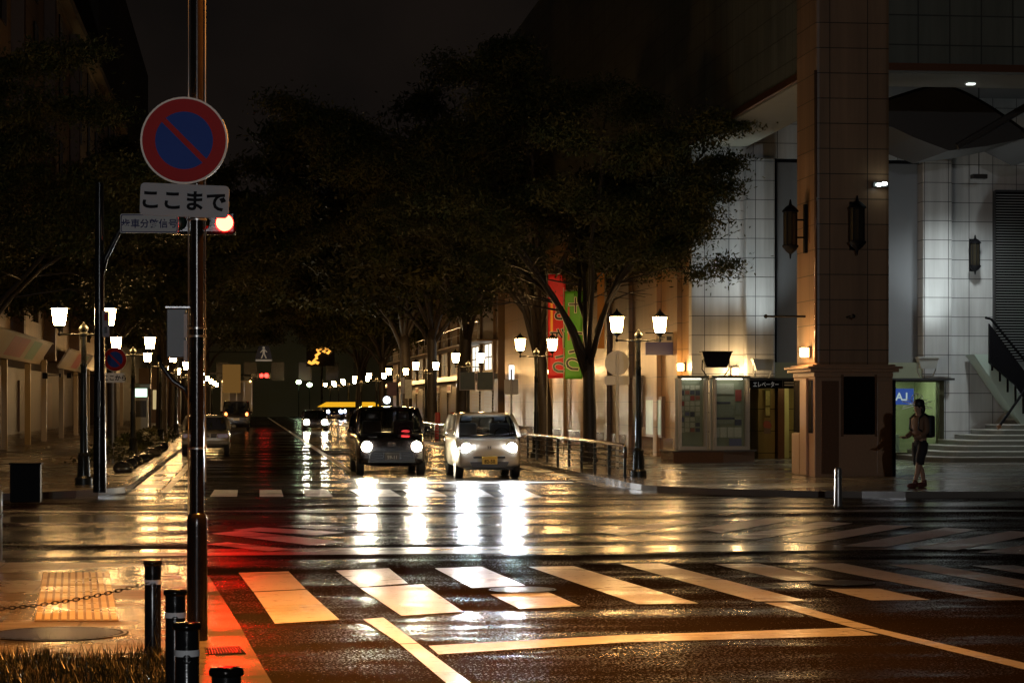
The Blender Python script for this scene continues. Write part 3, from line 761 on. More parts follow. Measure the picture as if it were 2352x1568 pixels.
MB().box(-.22, -.005, -.158, -.151, .08, .6).build('door', ub, t); MB().box(.005, .22, -.158, -.151, .08, .6).build('door', ub, t)

# tactile paving, covers, grate
tx = [G(98, 1318), G(252, 1318), G(273, 1430), G(79, 1430)]
t = thing('tactile_paving', 'wet yellow tactile paving block with raised bars on the near corner', 'tactile paving', (0, 0, 0))
yel = wet_mat('tactile_yellow', (.20, .12, .03), .25, .45, 1.4, .6, 60, col2=(.26, .17, .05), midbump=.003, spec=.3)
m = MB(); m.prism([(p.x, p.y) for p in tx], .013, .020, axis='z'); m.build('slab', yel, t)
m = MB(); nb = 10
for i in range(nb):
    for s in range(6):
        f0, f1 = (i + .17) / nb, (i + .83) / nb; g0, g1 = (s + .04) / 6, (s + .96) / 6
        def lp(f, g): return tx[0].lerp(tx[1], f).lerp(tx[3].lerp(tx[2], f), g)
        q = [lp(f0, g0), lp(f1, g0), lp(f1, g1), lp(f0, g1)]
        m.prism([(p.x, p.y) for p in q], .020, .027, axis='z')
m.build('raised_bar', wet_mat('tactile_bar', (.58, .44, .18), .22, .42, 1.4, .5, 60, col2=(.70, .56, .28), midbump=.003, spec=.35), t)
def cover(name, label, c, r, z):
    t = thing(name, label, 'manhole cover', (c.x, c.y, z))
    MB().lathe([(r, 0), (r, .003), (r * .93, .003)], seg=48).build('rim', pmat('cast_iron_dark', (.016, .013, .010), .6, 0, .06, bump=.5, bscale=30), t, 'auto')
    m = MB()
    for i in range(-8, 9):
        y = i * r / 9; hw = math.sqrt(max(0, (r * .88) ** 2 - y * y))
        m.box(-hw, hw, y - r * .018, y + r * .018, .003, .0052)
    m.lathe([(r * .97, .0032), (r * .97, .0052), (r * .93, .0052), (r * .93, .0032)], seg=48, cap=False)
    m.build('tread', pmat('cast_iron_worn', (.12, .10, .08), .28, .7), t)
    return t
a = G(22, 1447); b_ = G(248, 1470); c = (a + b_) / 2
cover('manhole_cover', 'oval looking iron manhole cover on the paving behind the grass', c, (a - b_).length * .46, .013)
c = G(1200, 1356); cover('manhole_cover', 'wet round manhole cover among the bright zebra bars left of the middle', c, .30, .010)
c = G(1935, 1340); cover('manhole_cover', 'wet round manhole cover among the dim zebra bars on the right', c, .30, .010)
gq = [G(470, 1492), G(552, 1488), G(566, 1504), G(474, 1508)]
t = thing('drain_grate', 'rectangular iron drain grate in the red lit gutter beside the post', 'drain grate', (0, 0, 0))
m = MB(); m.prism([(p.x, p.y) for p in gq], .009, .013, axis='z'); m.build('frame', M['black'], t)
m = MB()
for i in range(14):
    f0, f1 = (i + .1) / 14, (i + .55) / 14
    q = [gq[0].lerp(gq[1], f0), gq[0].lerp(gq[1], f1), gq[3].lerp(gq[2], f1), gq[3].lerp(gq[2], f0)]
    m.prism([(p.x, p.y) for p in q], .013, .022, axis='z')
m.build('grating', pmat('cast_iron', (.11, .095, .08), .3, .6), t)

# foreground grass
rg = np.random.default_rng(3)
gx0, gx1 = -3.6, -1.35
N = 9000
vs = []; fs = []
pA = G(-120, 1512); 
for i in range(N):
    d = 9.3 + 5.2 * math.sqrt(rg.random())
    x = rg.uniform(-140, 385 + (8 if d > 13 else 40)) 
    p = atD(x, 922, d)
    h = (.035 + .11 * rg.random() ** 1.6) * (1.7 if rg.random() < .10 else 1) * (.65 + .5 * math.sin(p.x * 5.1 + p.y * 2.3) ** 2)
    a = rg.uniform(0, 6.28); l = h * rg.uniform(.1, .95); w = rg.uniform(.0016, .0036)
    ux, uy = math.cos(a), math.sin(a); k = len(vs)
    vs += [(p.x - uy * w, p.y + ux * w, .012), (p.x + uy * w, p.y - ux * w, .012), (p.x + ux * l * .4 + uy * w * .7, p.y + uy * l * .4 - ux * w * .7, .012 + h * .6), (p.x + ux * l * .4 - uy * w * .7, p.y + uy * l * .4 + ux * w * .7, .012 + h * .6), (p.x + ux * l, p.y + uy * l, .012 + h)]
    fs += [(k, k + 1, k + 2, k + 3), (k + 3, k + 2, k + 4)]
tag(MB().add(vs, fs).build('grass', pmat('wet_grass', (.016, .021, .007), .35, var=.5, vscale=5), None, fixn=False), 'dark wet grass tufts at the bottom left corner', 'grass', None, 'stuff')
sheet('soil_bed', [tuple(atD(x, 922, d)[:2]) for x, d in ((-200, 14.45), (372, 14.45), (405, 12), (440, 9), (-200, 9))], .02, pmat('wet_soil', (.02, .015, .01), .6, bump=.5, bscale=30))

# ================================================================== DEPARTMENT STORE (right corner)
WY = 60.0                                   # recessed front wall
WX = 11.92                                  # street side wall
SOF = 8.49
store = thing('department_store', 'stone clad department store with brown corner pillar, lit recessed entrance and tan side wall', 'building', (WX, WY, 0.1))
SO = store.location
def sb(mb, name, mat, smooth=False, bevel=0, parent=None): return mb.build(name, mat, parent or store, smooth, off=SO, bevel=bevel)
X = lambda x, Y=WY: XY(x, Y)
Z = lambda x, y, Y=WY: ZY(x, y, Y)
x_el0, x_el1 = X(1722), X(1905)
x_sh0, x_sh1 = X(2040), X(2166)
x_p0, x_p1, x_p2, x_p3 = X(1707), X(1775), X(2113), X(2180)
z_top, z_can, z_sp = Z(1900, 365), Z(1900, 868), Z(1900, 832)
# front wall, in pieces round the openings
m = MB()
m.box(WX, x_el0, WY, WY + .4, .1, z_can)
m.box(WX, x_p0, WY, WY + .4, z_can, z_top)
m.box(x_el1, x_sh0, WY, WY + .4, .1, z_can)
m.box(x_sh1, 27, WY, WY + .4, .1, z_can)
m.box(x_p3, 27, WY, WY + .4, z_can, z_top)
m.box(WX, 27, WY, WY + .4, z_top, 10.6)
sb(m, 'front_wall', M['tile_white'])
m = MB(); m.box(x_p0, x_p1, WY - .28, WY + .4, z_can, z_top); sb(m, 'pilaster', M['tile_white'], bevel=.05)
m = MB(); m.box(x_p2, x_p3, WY - .28, WY + .4, z_can, z_top); sb(m, 'pilaster', M['tile_white'], bevel=.05)
m = MB(); m.box(x_p1 + .002, x_p2 - .002, WY + .22, WY + .32, z_sp, z_top); sb(m, 'dark_window', M['darkpanel'])
m = MB(); m.box(x_p1 + .003, x_p1 + .12, WY + .05, WY + .215, z_sp, z_top - .01); m.box(x_p1 + .13, x_p2 - .01, WY + .05, WY + .215, z_top - .09, z_top - .01); sb(m, 'window_frame', M['black'])
m = MB(); m.box(x_p1 + .004, x_p2 - .004, WY - .18, WY + .3, z_can, z_sp); sb(m, 'spandrel', M['spandrel'])
m = MB(); m.box(WX + .02, X(2168), WY - .95, WY - .29, z_can - .06, z_can - .004); sb(m, 'ledge', M['darkroof'])
m = MB(); m.box(27, 27.4, 46.1, WY + .4, .1, 10.6); sb(m, 'end_wall', M['tile_white'])
# side wall along the street
m = MB(); m.box(WX, WX + .4, WY + .402, 104, .1, 7.6); sb(m, 'side_wall', M['tile_tan'])
m = MB(); m.box(WX + .02, WX + .42, WY + .402, 104, 7.602, 18); sb(m, 'upper_side_wall', M['tile_upper'])
for x in (1562, 1515, 1450, 1400, 1345, 1300, 1262):
    Y = atX(x, 922, WX).y; m = MB(); m.box(WX - .14, WX - .002, Y - .3, Y + .3, .1, 7.6); sb(m, 'side_pilaster', M['tile_tan'])
m = MB(); m.box(WX - .05, WX - .002, WY + .5, 103.9, .1, .62); sb(m, 'plinth', M['granite'])
for x0, x1 in ((1378, 1402), (1330, 1352), (1290, 1312)):
    m = MB(); Y1, Y0 = atX(x0, 922, WX).y, atX(x1, 922, WX).y
    for k in range(22): m.box(WX - .05, WX - .003, Y0, Y1, .64 + k * .085, .64 + k * .085 + .06)
    sb(m, 'shutter', pmat('shop_shutter', (.30, .24, .17), .4, .3, var=.1))
m = MB()
Y1, Y0 = atX(1462, 922, WX).y, atX(1477, 922, WX).y
for k in range(26): m.box(WX - .13, WX - .003, Y0, Y1, .9 + k * .06, .9 + k * .06 + .03)
sb(m, 'vent_grille', M['plastic'])
Yd1, Yd0 = atX(1300, 922, WX).y, atX(1335, 922, WX).y
m = MB(); m.box(WX - .06, WX - .003, Yd0 + 4.2, Yd1, .1, 2.3); d = sb(m, 'door', pmat('service_door', (.20, .22, .16), .4))
m = MB(); m.box(WX - .085, WX - .062, Yd0 + 4.4, Yd0 + 4.5, 1.0, 1.2); sb(m, 'handle', M['steel'], parent=d)
# lit poster window in the side wall
Y1, Y0 = atX(1492, 922, WX).y, atX(1526, 922, WX).y
m = MB(); m.box(WX - .1, WX - .004, Y0 - .1, Y1 + .1, .62, 1.80); pw = sb(m, 'poster_window', pmat('brown_frame', (.12, .07, .04), .3))
m = MB(); m.box(WX - .112, WX - .102, Y0, Y1, .70, 1.70)
pm = pmat('poster_lit', (.25, .30, .22), .3, var=.8, vscale=2.5, emit=(.55, .75, .55), estr=.22); sb(m, 'pane', pm, parent=pw)
# projecting beams and upper storeys
m = MB()
m.box(11.85, 27.4, 46.12, 48.1, SOF, SOF + .06); m.box(11.85, 13.4, 48.102, 59.98, SOF, SOF + .06)
sb(m, 'soffit', M['soffit'])
m = MB()
m.box(11.85, 27.4, 46.12, 48.1, SOF + .062, 18); m.box(11.85, 13.4, 48.102, WY + .4, SOF + .062, 18); m.box(WX + .41, 27.4, WY - .01, WY + .4, 10.61, 18)
sb(m, 'upper_wall', M['tile_upper'])
m = MB()
m.box(11.78, 27.4, 46.05, 46.118, SOF + .05, SOF + .2); m.box(11.78, 11.848, 46.12, WY, SOF + .05, SOF + .2)
sb(m, 'copper_trim', pmat('copper_trim', (.28, .12, .06), .3, .8))
m = MB()
m.box(17.2, 21, 45.9, 46.118, 9.85, 12.5); sb(m, 'dark_bay', M['darkroof'])
m = MB(); m.box(13.41, 27, 48.11, WY - .01, 9.9, 10.0); sb(m, 'ceiling', M['darkroof'])
# arched dark canopy under the overhang
Yc = 53.5
a_top = [(2010, 238), (2060, 222), (2110, 206), (2150, 199), (2190, 203), (2240, 226), (2290, 256), (2352, 300), (2420, 350)]
def smooth(pts, n=5):
    out = []
    for i in range(len(pts) - 1):
        p0, p1, p2, p3 = pts[max(i - 1, 0)], pts[i], pts[i + 1], pts[min(i + 2, len(pts) - 1)]
        for k in range(n):
            u = k / n; out.append(tuple(.5 * (2 * b + (c - a) * u + (2 * a - 5 * b + 4 * c - d) * u * u + (3 * b - a - 3 * c + d) * u ** 3) for a, b, c, d in zip(p0, p1, p2, p3)))
    return out + [pts[-1]]
a_top = smooth(a_top)
a_bot = [(2420, 352), (2352, 318), (2270, 335), (2180, 346), (2100, 316), (2050, 292), (2010, 280)]
m = MB(); m.prism([(atY(x, y, Yc).x, atY(x, y, Yc).z) for x, y in a_top + a_bot], Yc, Yc + 3.0); sb(m, 'arched_canopy', M['darkroof'])
m = MB(); pts = [atY(x, y, Yc) for x, y in a_top]; m.tube([(p.x, Yc - .02, p.z) for p in pts], .035, 8); sb(m, 'arch_rib', M['black'], True)
m = MB()
for x, y in ((2180, 346), (2330, 318)):
    p = atY(x, y, Yc + .5); q = atY(x + 160, y - 95, Yc + .5); m.tube([(p.x, p.y - .6, p.z + .02), (q.x, q.y - .6, q.z)], .09, 8)
sb(m, 'canopy_brace', M['darkroof'])
p = atY(2212, 194, 48.0)
m = MB(); m.box(p.x - .08, p.x + .08, 47.4, 47.55, SOF - .025, SOF - .002); sb(m, 'downlight', emat('downlight_lit', (.9, 1, .95), 3.0))
# corner pillar
PX0, PX1, PY0, PY1 = 11.74, 13.30, 45.95, 47.65
m = MB(); m.box(PX0, PX1, PY0, PY1, 2.40, 18, .07); sb(m, 'corner_pillar', M['tile_pillar'])
m = MB()
for (e, z0, z1) in ((.16, 2.26, 2.33), (.22, 2.33, 2.38), (.10, 2.38, 2.42), (.06, 2.16, 2.26)): m.box(PX0 - e, PX1 + e, PY0 - e, PY1 + e, z0, z1, .012)
sb(m, 'pedestal_cornice', M['granite_light'])
m = MB(); m.box(PX0 - .04, PX1 + .05, PY0 - .05, PY1 + .05, .1, 2.16, .015); sb(m, 'pedestal', M['granite_light'])
fy = PY0 - .05
f = lambda x: XY(x, fy)
m = MB(); m.box(f(1886), f(1926), fy - .03, fy - .004, .16, 2.08, .006); sb(m, 'granite_panel', M['granite'])
m = MB(); m.box(f(1937), f(2008), fy - .025, fy - .003, ZY(1970, 997, fy), ZY(1970, 864, fy)); scn = sb(m, 'dark_screen', M['blackglass'])
m = MB()
z0, z1 = ZY(1970, 997, fy), ZY(1970, 864, fy)
m.box(f(1931), f(1936.6), fy - .04, fy - .003, z0 - .04, z1 + .04); m.box(f(2008.4), f(2013), fy - .04, fy - .003, z0 - .04, z1 + .04); sb(m, 'screen_frame', M['granite'], parent=scn)
m = MB(); m.box(f(2014), f(2046), fy - .028, fy - .004, .16, 2.08, .006); sb(m, 'granite_panel', M['granite_light'])
# left (street) face of the pedestal: deep panels
lx = PX0 - .04
m = MB(); m.box(lx - .03, lx - .003, 47.0, 47.6, 1.0, 2.1); m.box(lx - .03, lx - .003, 46.05, 46.35, 1.0, 2.1); sb(m, 'side_panel', M['blackglass'])
m = MB(); m.box(lx - .06, lx - .003, 46.40, 46.95, .12, 2.14, .01); m.box(lx - .06, lx - .003, 47.0, 47.66, .12, .98, .01); sb(m, 'side_rib', M['granite_light'])
m = MB(); m.box(PX1 + .06, PX1 + .16, PY0 + .1, PY1, .1, 2.1); sb(m, 'edge_panel', M['black'])
m = MB(); m.tube([(PX0 - .01, PY0 - .01, 2.45), (PX0 - .01, PY0 - .01, SOF)], .03, 10); sb(m, 'corner_bead', M['granite'], True)
# lift lobby recess
m = MB()
m.box(x_el0 - .3, x_el1 + .3, WY + 2.6, WY + 2.8, .1, 2.6); m.box(x_el0 - .3, x_el0 - .1, WY + .402, WY + 2.598, .1, 2.6); m.box(x_el1 + .1, x_el1 + .3, WY + .402, WY + 2.598, .1, 2.6)
sb(m, 'lobby_wall', tile_mat('yellow_lobby_tiles', (.50, .40, .15), .62, .60, joint=.02, zoff=.15, var=.1, rough=.3))
m = MB(); m.box(x_el0 - .3, x_el1 + .3, WY + .41, WY + 2.59, 2.45, 2.55); sb(m, 'lobby_ceiling', M['soffit'])
xl = lambda x: XY(x, WY + 1.2)
m = MB(); m.box(xl(1738), xl(1776), WY + 1.0, WY + 2.59, .1, 2.44); sb(m, 'lobby_pier', tile_mat('yellow_lobby_tiles2', (.50, .37, .15), .9, .60, joint=.02, zoff=.15, var=.1, rough=.3))
m = MB(); m.box(xl(1781), xl(1796), WY + .9, WY + 2.58, .1, 2.44); sb(m, 'lobby_column', M['granite'])
m = MB(); m.box(xl(1800), xl(1826), WY + 1.9, WY + 2.0, .1, 2.2); sb(m, 'lift_door', pmat('pale_yellow_door', (.6, .56, .26), .3, var=.1))
m = MB(); m.box(xl(1745), xl(1775), WY + 1.4, WY + 1.9, 2.415, 2.447); m.box(xl(1800), xl(1830), WY + .6, WY + 1.0, 2.415, 2.447); sb(m, 'ceiling_lamp', emat('lobby_lamp_lit', (1, .84, .42), 16.0))
m = MB(); m.box(xl(1752), xl(1765), WY + .975, WY + .995, 1.22, 2.0); nb_ = sb(m, 'notice_board', pmat('notice_frame', (.20, .16, .05), .4))
m = MB(); m.box(xl(1754), xl(1763.5), WY + .965, WY + .974, 1.55, 1.95); m.box(xl(1754), xl(1763.5), WY + .965, WY + .974, 1.27, 1.50); sb(m, 'notice_paper', pmat('notice_paper', (.62, .55, .22), .6, var=.5, vscale=14), parent=nb_)
m = MB(); m.box(xl(1751), xl(1766), WY + .98, WY + .995, .78, 1.14); ps = sb(m, 'small_poster', pmat('poster_mauve', (.34, .24, .20), .6))
m = MB(); m.lathe([(.10, -.004), (.10, .0)], (xl(1756.5), WY + .976, 1.03), 16, 'y'); m.lathe([(.08, -.004), (.08, .0)], (xl(1761.5), WY + .974, 1.0), 16, 'y'); sb(m, 'poster_mark', pmat('poster_redmark', (.5, .14, .10), .6), parent=ps)
# lift sign
zc = Z(1760, 876, WY - .3)
t = thing('lift_sign', 'black strip sign with white lettering over the yellow lift lobby', 'sign', ((X(1722, WY - .35) + X(1836, WY - .35)) / 2, WY - .35, zc - .05))
w2 = (X(1836, WY - .35) - X(1722, WY - .35)) / 2
MB().box(-w2, w2, -.03, .03, -.13, .11).build('panel', M['black'], t)
lettering('エレベーター', .165, pmat('sign_letter_white', (.75, .75, .75), .5, emit=(.8, .8, .8), estr=.12), t, (-w2 * .36, -.032, -.02), sx=.72)
m = MB(); m.box(w2 * .38, w2 * .95, -.034, -.031, .01, .05); m.box(w2 * .38, w2 * .8, -.034, -.031, -.06, -.02); m.build('small_lettering', M['signback'], t)
m = MB(); m.box(w2 * .315, w2 * .325, -.034, -.031, -.09, .09); m.build('divider', M['signwhite'], t)
# shop window right of the pillar
m = MB(); m.box(x_sh0 - .3, x_sh1 + .1, WY + 3, WY + 3.1, .1, 2.6); m.box(x_sh1 + .1, x_sh1 + .2, WY + .402, WY + 3, .1, 2.6); m.box(x_sh0 - .4, x_sh0 - .3, WY + .402, WY + 3.1, .1, 2.6); m.box(x_sh0 - .3, x_sh1 + .1, WY + .41, WY + 3, 2.5, 2.6)
sb(m, 'shop_interior', pmat('shop_interior_green', (.36, .38, .24), .6, var=.3, vscale=1.2))
m = MB(); m.box(x_sh0, x_sh1, WY + .16, WY + .18, .3, z_can - .1); sg = sb(m, 'shop_window', M['shopglass'])
m = MB(); m.box(x_sh1 - .14, x_sh1 - .002, WY - .1, WY + .2, .1, z_can - .01); m.box(x_sh0, x_sh1 - .15, WY - .1, WY + .2, z_can - .1, z_can - .01); m.box(x_sh0, x_sh1 - .15, WY + .02, WY + .2, .1, .28); sb(m, 'frame', pmat('olive_frame', (.09, .09, .05), .35), parent=sg)
m = MB(); m.box(X(2062), X(2082), WY + 2.4, WY + 2.7, .1, 1.75); m.box(X(2064), X(2100), WY + 1.4, WY + 1.6, .1, .75); sb(m, 'display_stand', pmat('display_white', (.6, .62, .58), .5, var=.3))
m = MB(); m.box(X(2060), X(2120), WY + 1.0, WY + 2.0, 2.46, 2.49); sb(m, 'shop_lamp', emat('shop_lamp_lit', (.88, 1.0, .72), 11.0))
# crossed outline emblem on the pane
m = MB(); cx, cz = X(2110), Z(2110, 925)
for s in (-1, 1): m.tube([(cx - s * .42, WY + .15, cz - .16), (cx + s * .42, WY + .15, cz + .05 - .0)], .012, 6); m.tube([(cx - s * .40, WY + .15, cz - .10), (cx + s * .30, WY + .15, cz + .10)], .008, 6)
m.tube([(cx + .16 * math.cos(R(a)), WY + .15, cz + .10 + .16 * math.sin(R(a))) for a in range(0, 361, 24)], .010, 6)
m.tube([(cx - .1, WY + .15, cz + .1), (cx, WY + .15, cz + .28), (cx + .1, WY + .15, cz + .1)], .010, 6)
sb(m, 'window_emblem', pmat('emblem_white', (.7, .7, .7), .5), parent=sg)
zb = Z(2085, 910)
t = thing('blue_shop_sign', 'lit blue box sign with mirrored white letters inside the shop window', 'sign', (X(2078), WY + .6, zb))
MB().box(-.45, .42, -.03, .03, -.22, .22).build('panel', emat('blue_sign_lit', (.10, .20, .85), .45), t)
lettering('LAV', .30, emat('blue_sign_letters', (.85, .92, 1), .7), t, (-.02, -.034, 0), mirror=True, bold=.006)
# floodlights
def flood(name, label, x, y, Y, w, h, mat, target=None, power=0, col=(1, 1, 1), ang=70):
    p = atY(x, y, Y)
    t = thing(name, label, 'floodlight', tuple(p), 0)
    m = MB(); m.loft([[(-w, -.12, h), (w, -.12, h), (w, .16, h), (-w, .16, h)], [(-w * .7, -.08, -h), (w * .7, -.08, -h), (w * .7, .12, -h), (-w * .7, .12, -h)]]); m.build('housing', mat, t)
    m = MB(); m.box(-w * 1.05, w * 1.05, -.14, .18, h + .002, h + .03); m.build('rim', mat, t)
    m = MB(); m.tube([(-w * .9, .05, 0), (-w * .9, .1, -h - .05), (-w * .6, .1, -h - .22)], .018, 6); m.tube([(w * .9, .05, 0), (w * .9, .1, -h - .05), (w * .6, .1, -h - .22)], .018, 6); m.build('bracket', mat, t)
    if power: spot(name + '_beam', (0, -.62, h + .02), Vector(target) - p, power, col, ang, .9, .25, t)
    return t
CW = (.90, 1.0, .97)
wf = pmat('floodlight_white', (.55, .58, .56), .4)
flood('floodlight', 'white floodlight on the ledge left of the brown pillar shining up the wall', 1752, 838, WY - .68, .28, .14, wf, (x_p0 + .35, WY - .25, 7.4), 210, CW, 78)
flood('floodlight', 'white floodlight on the ledge right of the brown pillar shining up the wall', 2130, 834, WY - .68, .28, .14, wf, (x_p2 + .45, WY - .25, 7.4), 210, CW, 78)
flood('floodlight', 'dark floodlight housing above the glass notice cases', 1645, 826, WY - .85, .40, .20, M['black'], (X(1660), WY - .2, 7.0), 120, CW, 80)
def wash(nm, x, y, Y, tgt, pw, ang=110):
    p = atY(x, y, Y); return spot(nm, tuple(p), tgt, pw, CW, ang, 1.0, .15)
# made-up lamp, added to light the entrance wall, the floor and the steps
dl = thing('added_floodlight', 'made-up floodlight hung from the recess ceiling, added to light the entrance', 'floodlight', (19.0, 57.4, 7.5))
MB().box(-.2, .2, -.12, .12, -.06, .06, .02).build('housing', M['darkroof'], dl)
m = MB(); m.tube([(0, 0, .06), (0, 0, 2.4)], .012, 6); m.build('hanger', M['black'], dl)
spot('entrance_fill', (0, 0, -.1), (.4, .3, -7.5), 620, (.93, 1.0, .97), 150, .9, .25, dl)

# wall sconces
def sconce(label, p, face):
    t = thing('wall_sconce', label, 'wall lamp', p, 0, 'small warm wall lamps')
    dx, dy = face
    MB().box(-.10 if dy else -.03, .10 if dy else .03, -.03 if dy else -.10, .03 if dy else .10, -.12, .12, .01).build('back_plate', M['granite'], t)
    MB().box(-.075 + dx * .11, .075 + dx * .11, -.075 + dy * .11, .075 + dy * .11, -.10, .09, .02).build('shade', emat('sconce_lit', (1, .64, .26), 26.0), t)
    MB().box(-.09 + dx * .11, .09 + dx * .11, -.09 + dy * .11, .09 + dy * .11, .092, .11).build('cap', M['black'], t)
    l = bpy.data.lights.new('sconce_glow', 'POINT'); l.energy = 55; l.color = (1, .62, .26); l.shadow_soft_size = .08
    o = bpy.data.objects.new('sconce_glow', l); COL.objects.link(o); o.parent = t; o.location = (dx * .34, dy * .34, .02)
sconce('warm wall lamp on the white wall above the right notice case', tuple(atY(1687, 852, WY - .03)), (0, -1))
sconce('warm wall lamp on the tan side wall by the building corner', tuple(atX(1572, 842, WX - .03)), (-1, 0))
sconce('warm wall lamp on the street face of the brown pillar above its cornice', (PX0 - .03, PY0 + .45, ZY(1860, 808, 46.3)), (-1, 0))
sconce('warm wall lamp on the tan side wall behind the green banner', tuple(atX(1318, 850, WX - .16)), (-1, 0))
sconce('warm wall lamp on the tan side wall left of the red banner foot', tuple(atX(1266, 855, WX - .16)), (-1, 0))
# lanterns
def lantern(label, p, h, r, face, arm):
    t = thing('wall_lantern', label, 'wall lantern', p, 0, 'unlit iron wall lanterns')
    MB().lathe([(r * .9, -h * .36), (r, -h * .3), (r, h * .3), (r * .9, h * .36)], seg=8).build('glass', pmat('lantern_glass', (.035, .03, .02), .15), t)
    m = MB()
    for k in range(8):
        a = 2 * math.pi * k / 8; m.tube([(r * math.cos(a), r * math.sin(a), -h * .34), (r * math.cos(a), r * math.sin(a), h * .34)], .012, 5)
    m.build('cage', M['black'], t)
    MB().lathe([(r * 1.3, h * .34), (r * 1.25, h * .37), (r * .7, h * .45), (r * .25, h * .49), (.015, h * .6)], seg=12).build('cap', M['black'], t, 'auto')
    MB().lathe([(.012, -h * .62), (r * .2, -h * .52), (r * .75, -h * .46), (r * 1.25, -h * .37), (r * 1.25, -h * .34)], seg=12).build('base', M['black'], t, 'auto')
    m = MB(); dx, dy = face
    for z in (-.18 * h, .18 * h): m.tube([(0, 0, z), (dx * arm, dy * arm, z)], .02, 6)
    m.box(dx * arm - (.03 if dx else .07), dx * arm + (.03 if dx else .07), dy * arm - (.03 if dy else .07), dy * arm + (.03 if dy else .07), -.5 * h, .5 * h)
    m.build('bracket', M['black'], t)
lantern('tall dark iron lantern on the street face of the brown pillar', (PX0 - .36, PY0 + .75, ZY(1823, 525, 46.7)), 1.02, .14, (1, 0), .32)
lantern('dark iron lantern on the front face of the brown pillar', (XY(1967, PY0 - .3), PY0 - .36, ZY(1967, 516, 45.6)), 1.0, .15, (0, 1), .32)
lantern('dark iron lantern on the white wall near the louvred shutter', (X(2231), WY - .32, Z(2231, 586)), .88, .13, (0, 1), .28)
# banner rods
def rod(label, p, q):
    t = thing('banner_rod', label, 'rod', tuple(p), 0)
    MB().tube([(0, 0, 0), tuple(Vector(q) - Vector(p))], .022, 8).build('bar', M['black'], t)
    MB().ell((0, 0, 0), .045, .045, .045, 8, 6).build('knob', M['black'], t)
rod('dark horizontal banner rod sticking out of the pillar towards the street', (PX0 - .85, PY0 + .9, ZY(1800, 726, 46.8)), (PX0 + .02, PY0 + .9, ZY(1800, 726, 46.8)))
rod('short dark rod fixed to the front face of the pillar', (XY(1960, PY0 - .5), PY0 - .5, ZY(1960, 726, 45.5)), (XY(1960, PY0 - .5), PY0 + .02, ZY(1960, 726, 45.5)))
t = thing('glint_lamp', 'small twin white glow made up for a bright glint high on the brown pillar', 'spotlight', (XY(2025, PY0 - .2), PY0 - .2, ZY(2025, 423, PY0 - .2)))  # bright glint built as a made-up pair of glowing lenses
MB().box(-.16, .16, .06, .2, -.05, .05, .01).build('bracket', M['darkroof'], t)
for s in (-1, 1): MB().ell((s * .06, 0, s * .012), .065, .06, .038, 12, 8).build('lens', emat('glint_lit', (.85, 1, .95), 7.0), t, True)

# shutter with pale louvres
sx0 = X(2284)
t = thing('louvred_shutter', 'black shutter of pale edged horizontal louvres above the steps', 'shutter', (sx0, WY - .06, Z(2300, 830)))
zt = Z(2300, 441) - Z(2300, 830)
MB().box(0, 6.2, .0, .05, 0, zt).build('panel', M['black'], t)
m = MB(); k = 0
while k * .0737 < zt - .05: m.box(.02, 6.18, -.055, -.002, k * .0737 + .03, k * .0737 + .047); k += 1
m.build('louvre', pmat('louvre_edge', (.40, .41, .42), .4, .3), t)
m = MB(); m.box(-.05, 0, -.05, .05, -.02, zt + .02); m.box(0, 6.2, -.05, .05, zt + .001, zt + .05); m.build('frame', M['darkroof'], t)

# steps
t = thing('stone_steps', 'flight of grey stone steps with pale edges and rounded left ends', 'steps', (X(2147), 57.0, .1))
ends = [2147, 2161, 2187, 2214, 2242, 2269, 2293, 2324]
for k, ex in enumerate(ends):
    Y = 56.6 + .38 * k; x0 = XY(ex, Y) - t.location.x; y0 = Y - 57.0; z1 = .135 * (k + 1)
    pts = [(x0 + .5 - .5 * math.cos(R(a)), y0 + .9 - .9 * math.sin(R(a)) if True else 0) for a in range(0, 91, 10)]
    poly = pts + [(9, y0), (9, 2.95), (x0, 2.95)]
    MB().prism(poly, (.135 * k) if k else 0, z1 - .022, axis='z').build('step', M['step'], t)
    n_ = [(p[0] - .02, p[1] - .02) for p in pts]
    MB().prism(n_ + [(9, y0 - .02), (9, 2.96), (x0 - .02, 2.96)], z1 - .021, z1, axis='z').build('step_edge', M['nosing'], t)
# slanting upper flight along the wall
Yu = 58.6
t = thing('upper_stair', 'slanting upper stair flight with black balustrade and pale green underside', 'staircase', (atY(2300, 880, Yu).x, Yu, .1))
def lu(x, y, dY=0): p = atY(x, y, Yu + dY); return (p.x - t.location.x, p.z - .1)
MB().prism([lu(2252, 812), lu(2296, 812), lu(2440, 1030), lu(2400, 1030)], .55, 1.3).build('stringer', pmat('pale_green_soffit', (.50, .62, .56), .5), t)
MB().prism([lu(2278, 742), lu(2440, 960), lu(2440, 1035), lu(2340, 885), lu(2278, 832)], .2, .30).build('balustrade', M['black'], t)
m = MB(); pA_, pB_ = lu(2270, 728), lu(2440, 925); m.tube([(pA_[0], .25, pA_[1]), (lu(2284, 732)[0], .25, lu(2284, 732)[1]), (pB_[0], .25, pB_[1])], .035, 8); m.build('handrail', M['black'], t, True)
m = MB()
for k in range(7):
    p, q = lu(2290 + k * 18, 790 + k * 25), lu(2290 + k * 18, 850 + k * 25); m.tube([(p[0], .4, p[1]), (q[0], .4, q[1])], .03, 6)
m.build('baluster', M['black'], t)
t = thing('handrail', 'slim dark handrail rising over the stone steps against the wall', 'handrail', tuple(atY(2294, 980, 58.2)))
a_, b_ = atY(2294, 980, 58.2), atY(2400, 830, 58.9)
MB().tube([(0, 0, 0), tuple(b_ - a_)], .035, 8).build('rail', M['black'], t)
MB().tube([(-.05, 0, -.02), (.05, 0, .02)], .06, 8).build('end_cap', pmat('bronze_cap', (.2, .09, .04), .3, .6), t)
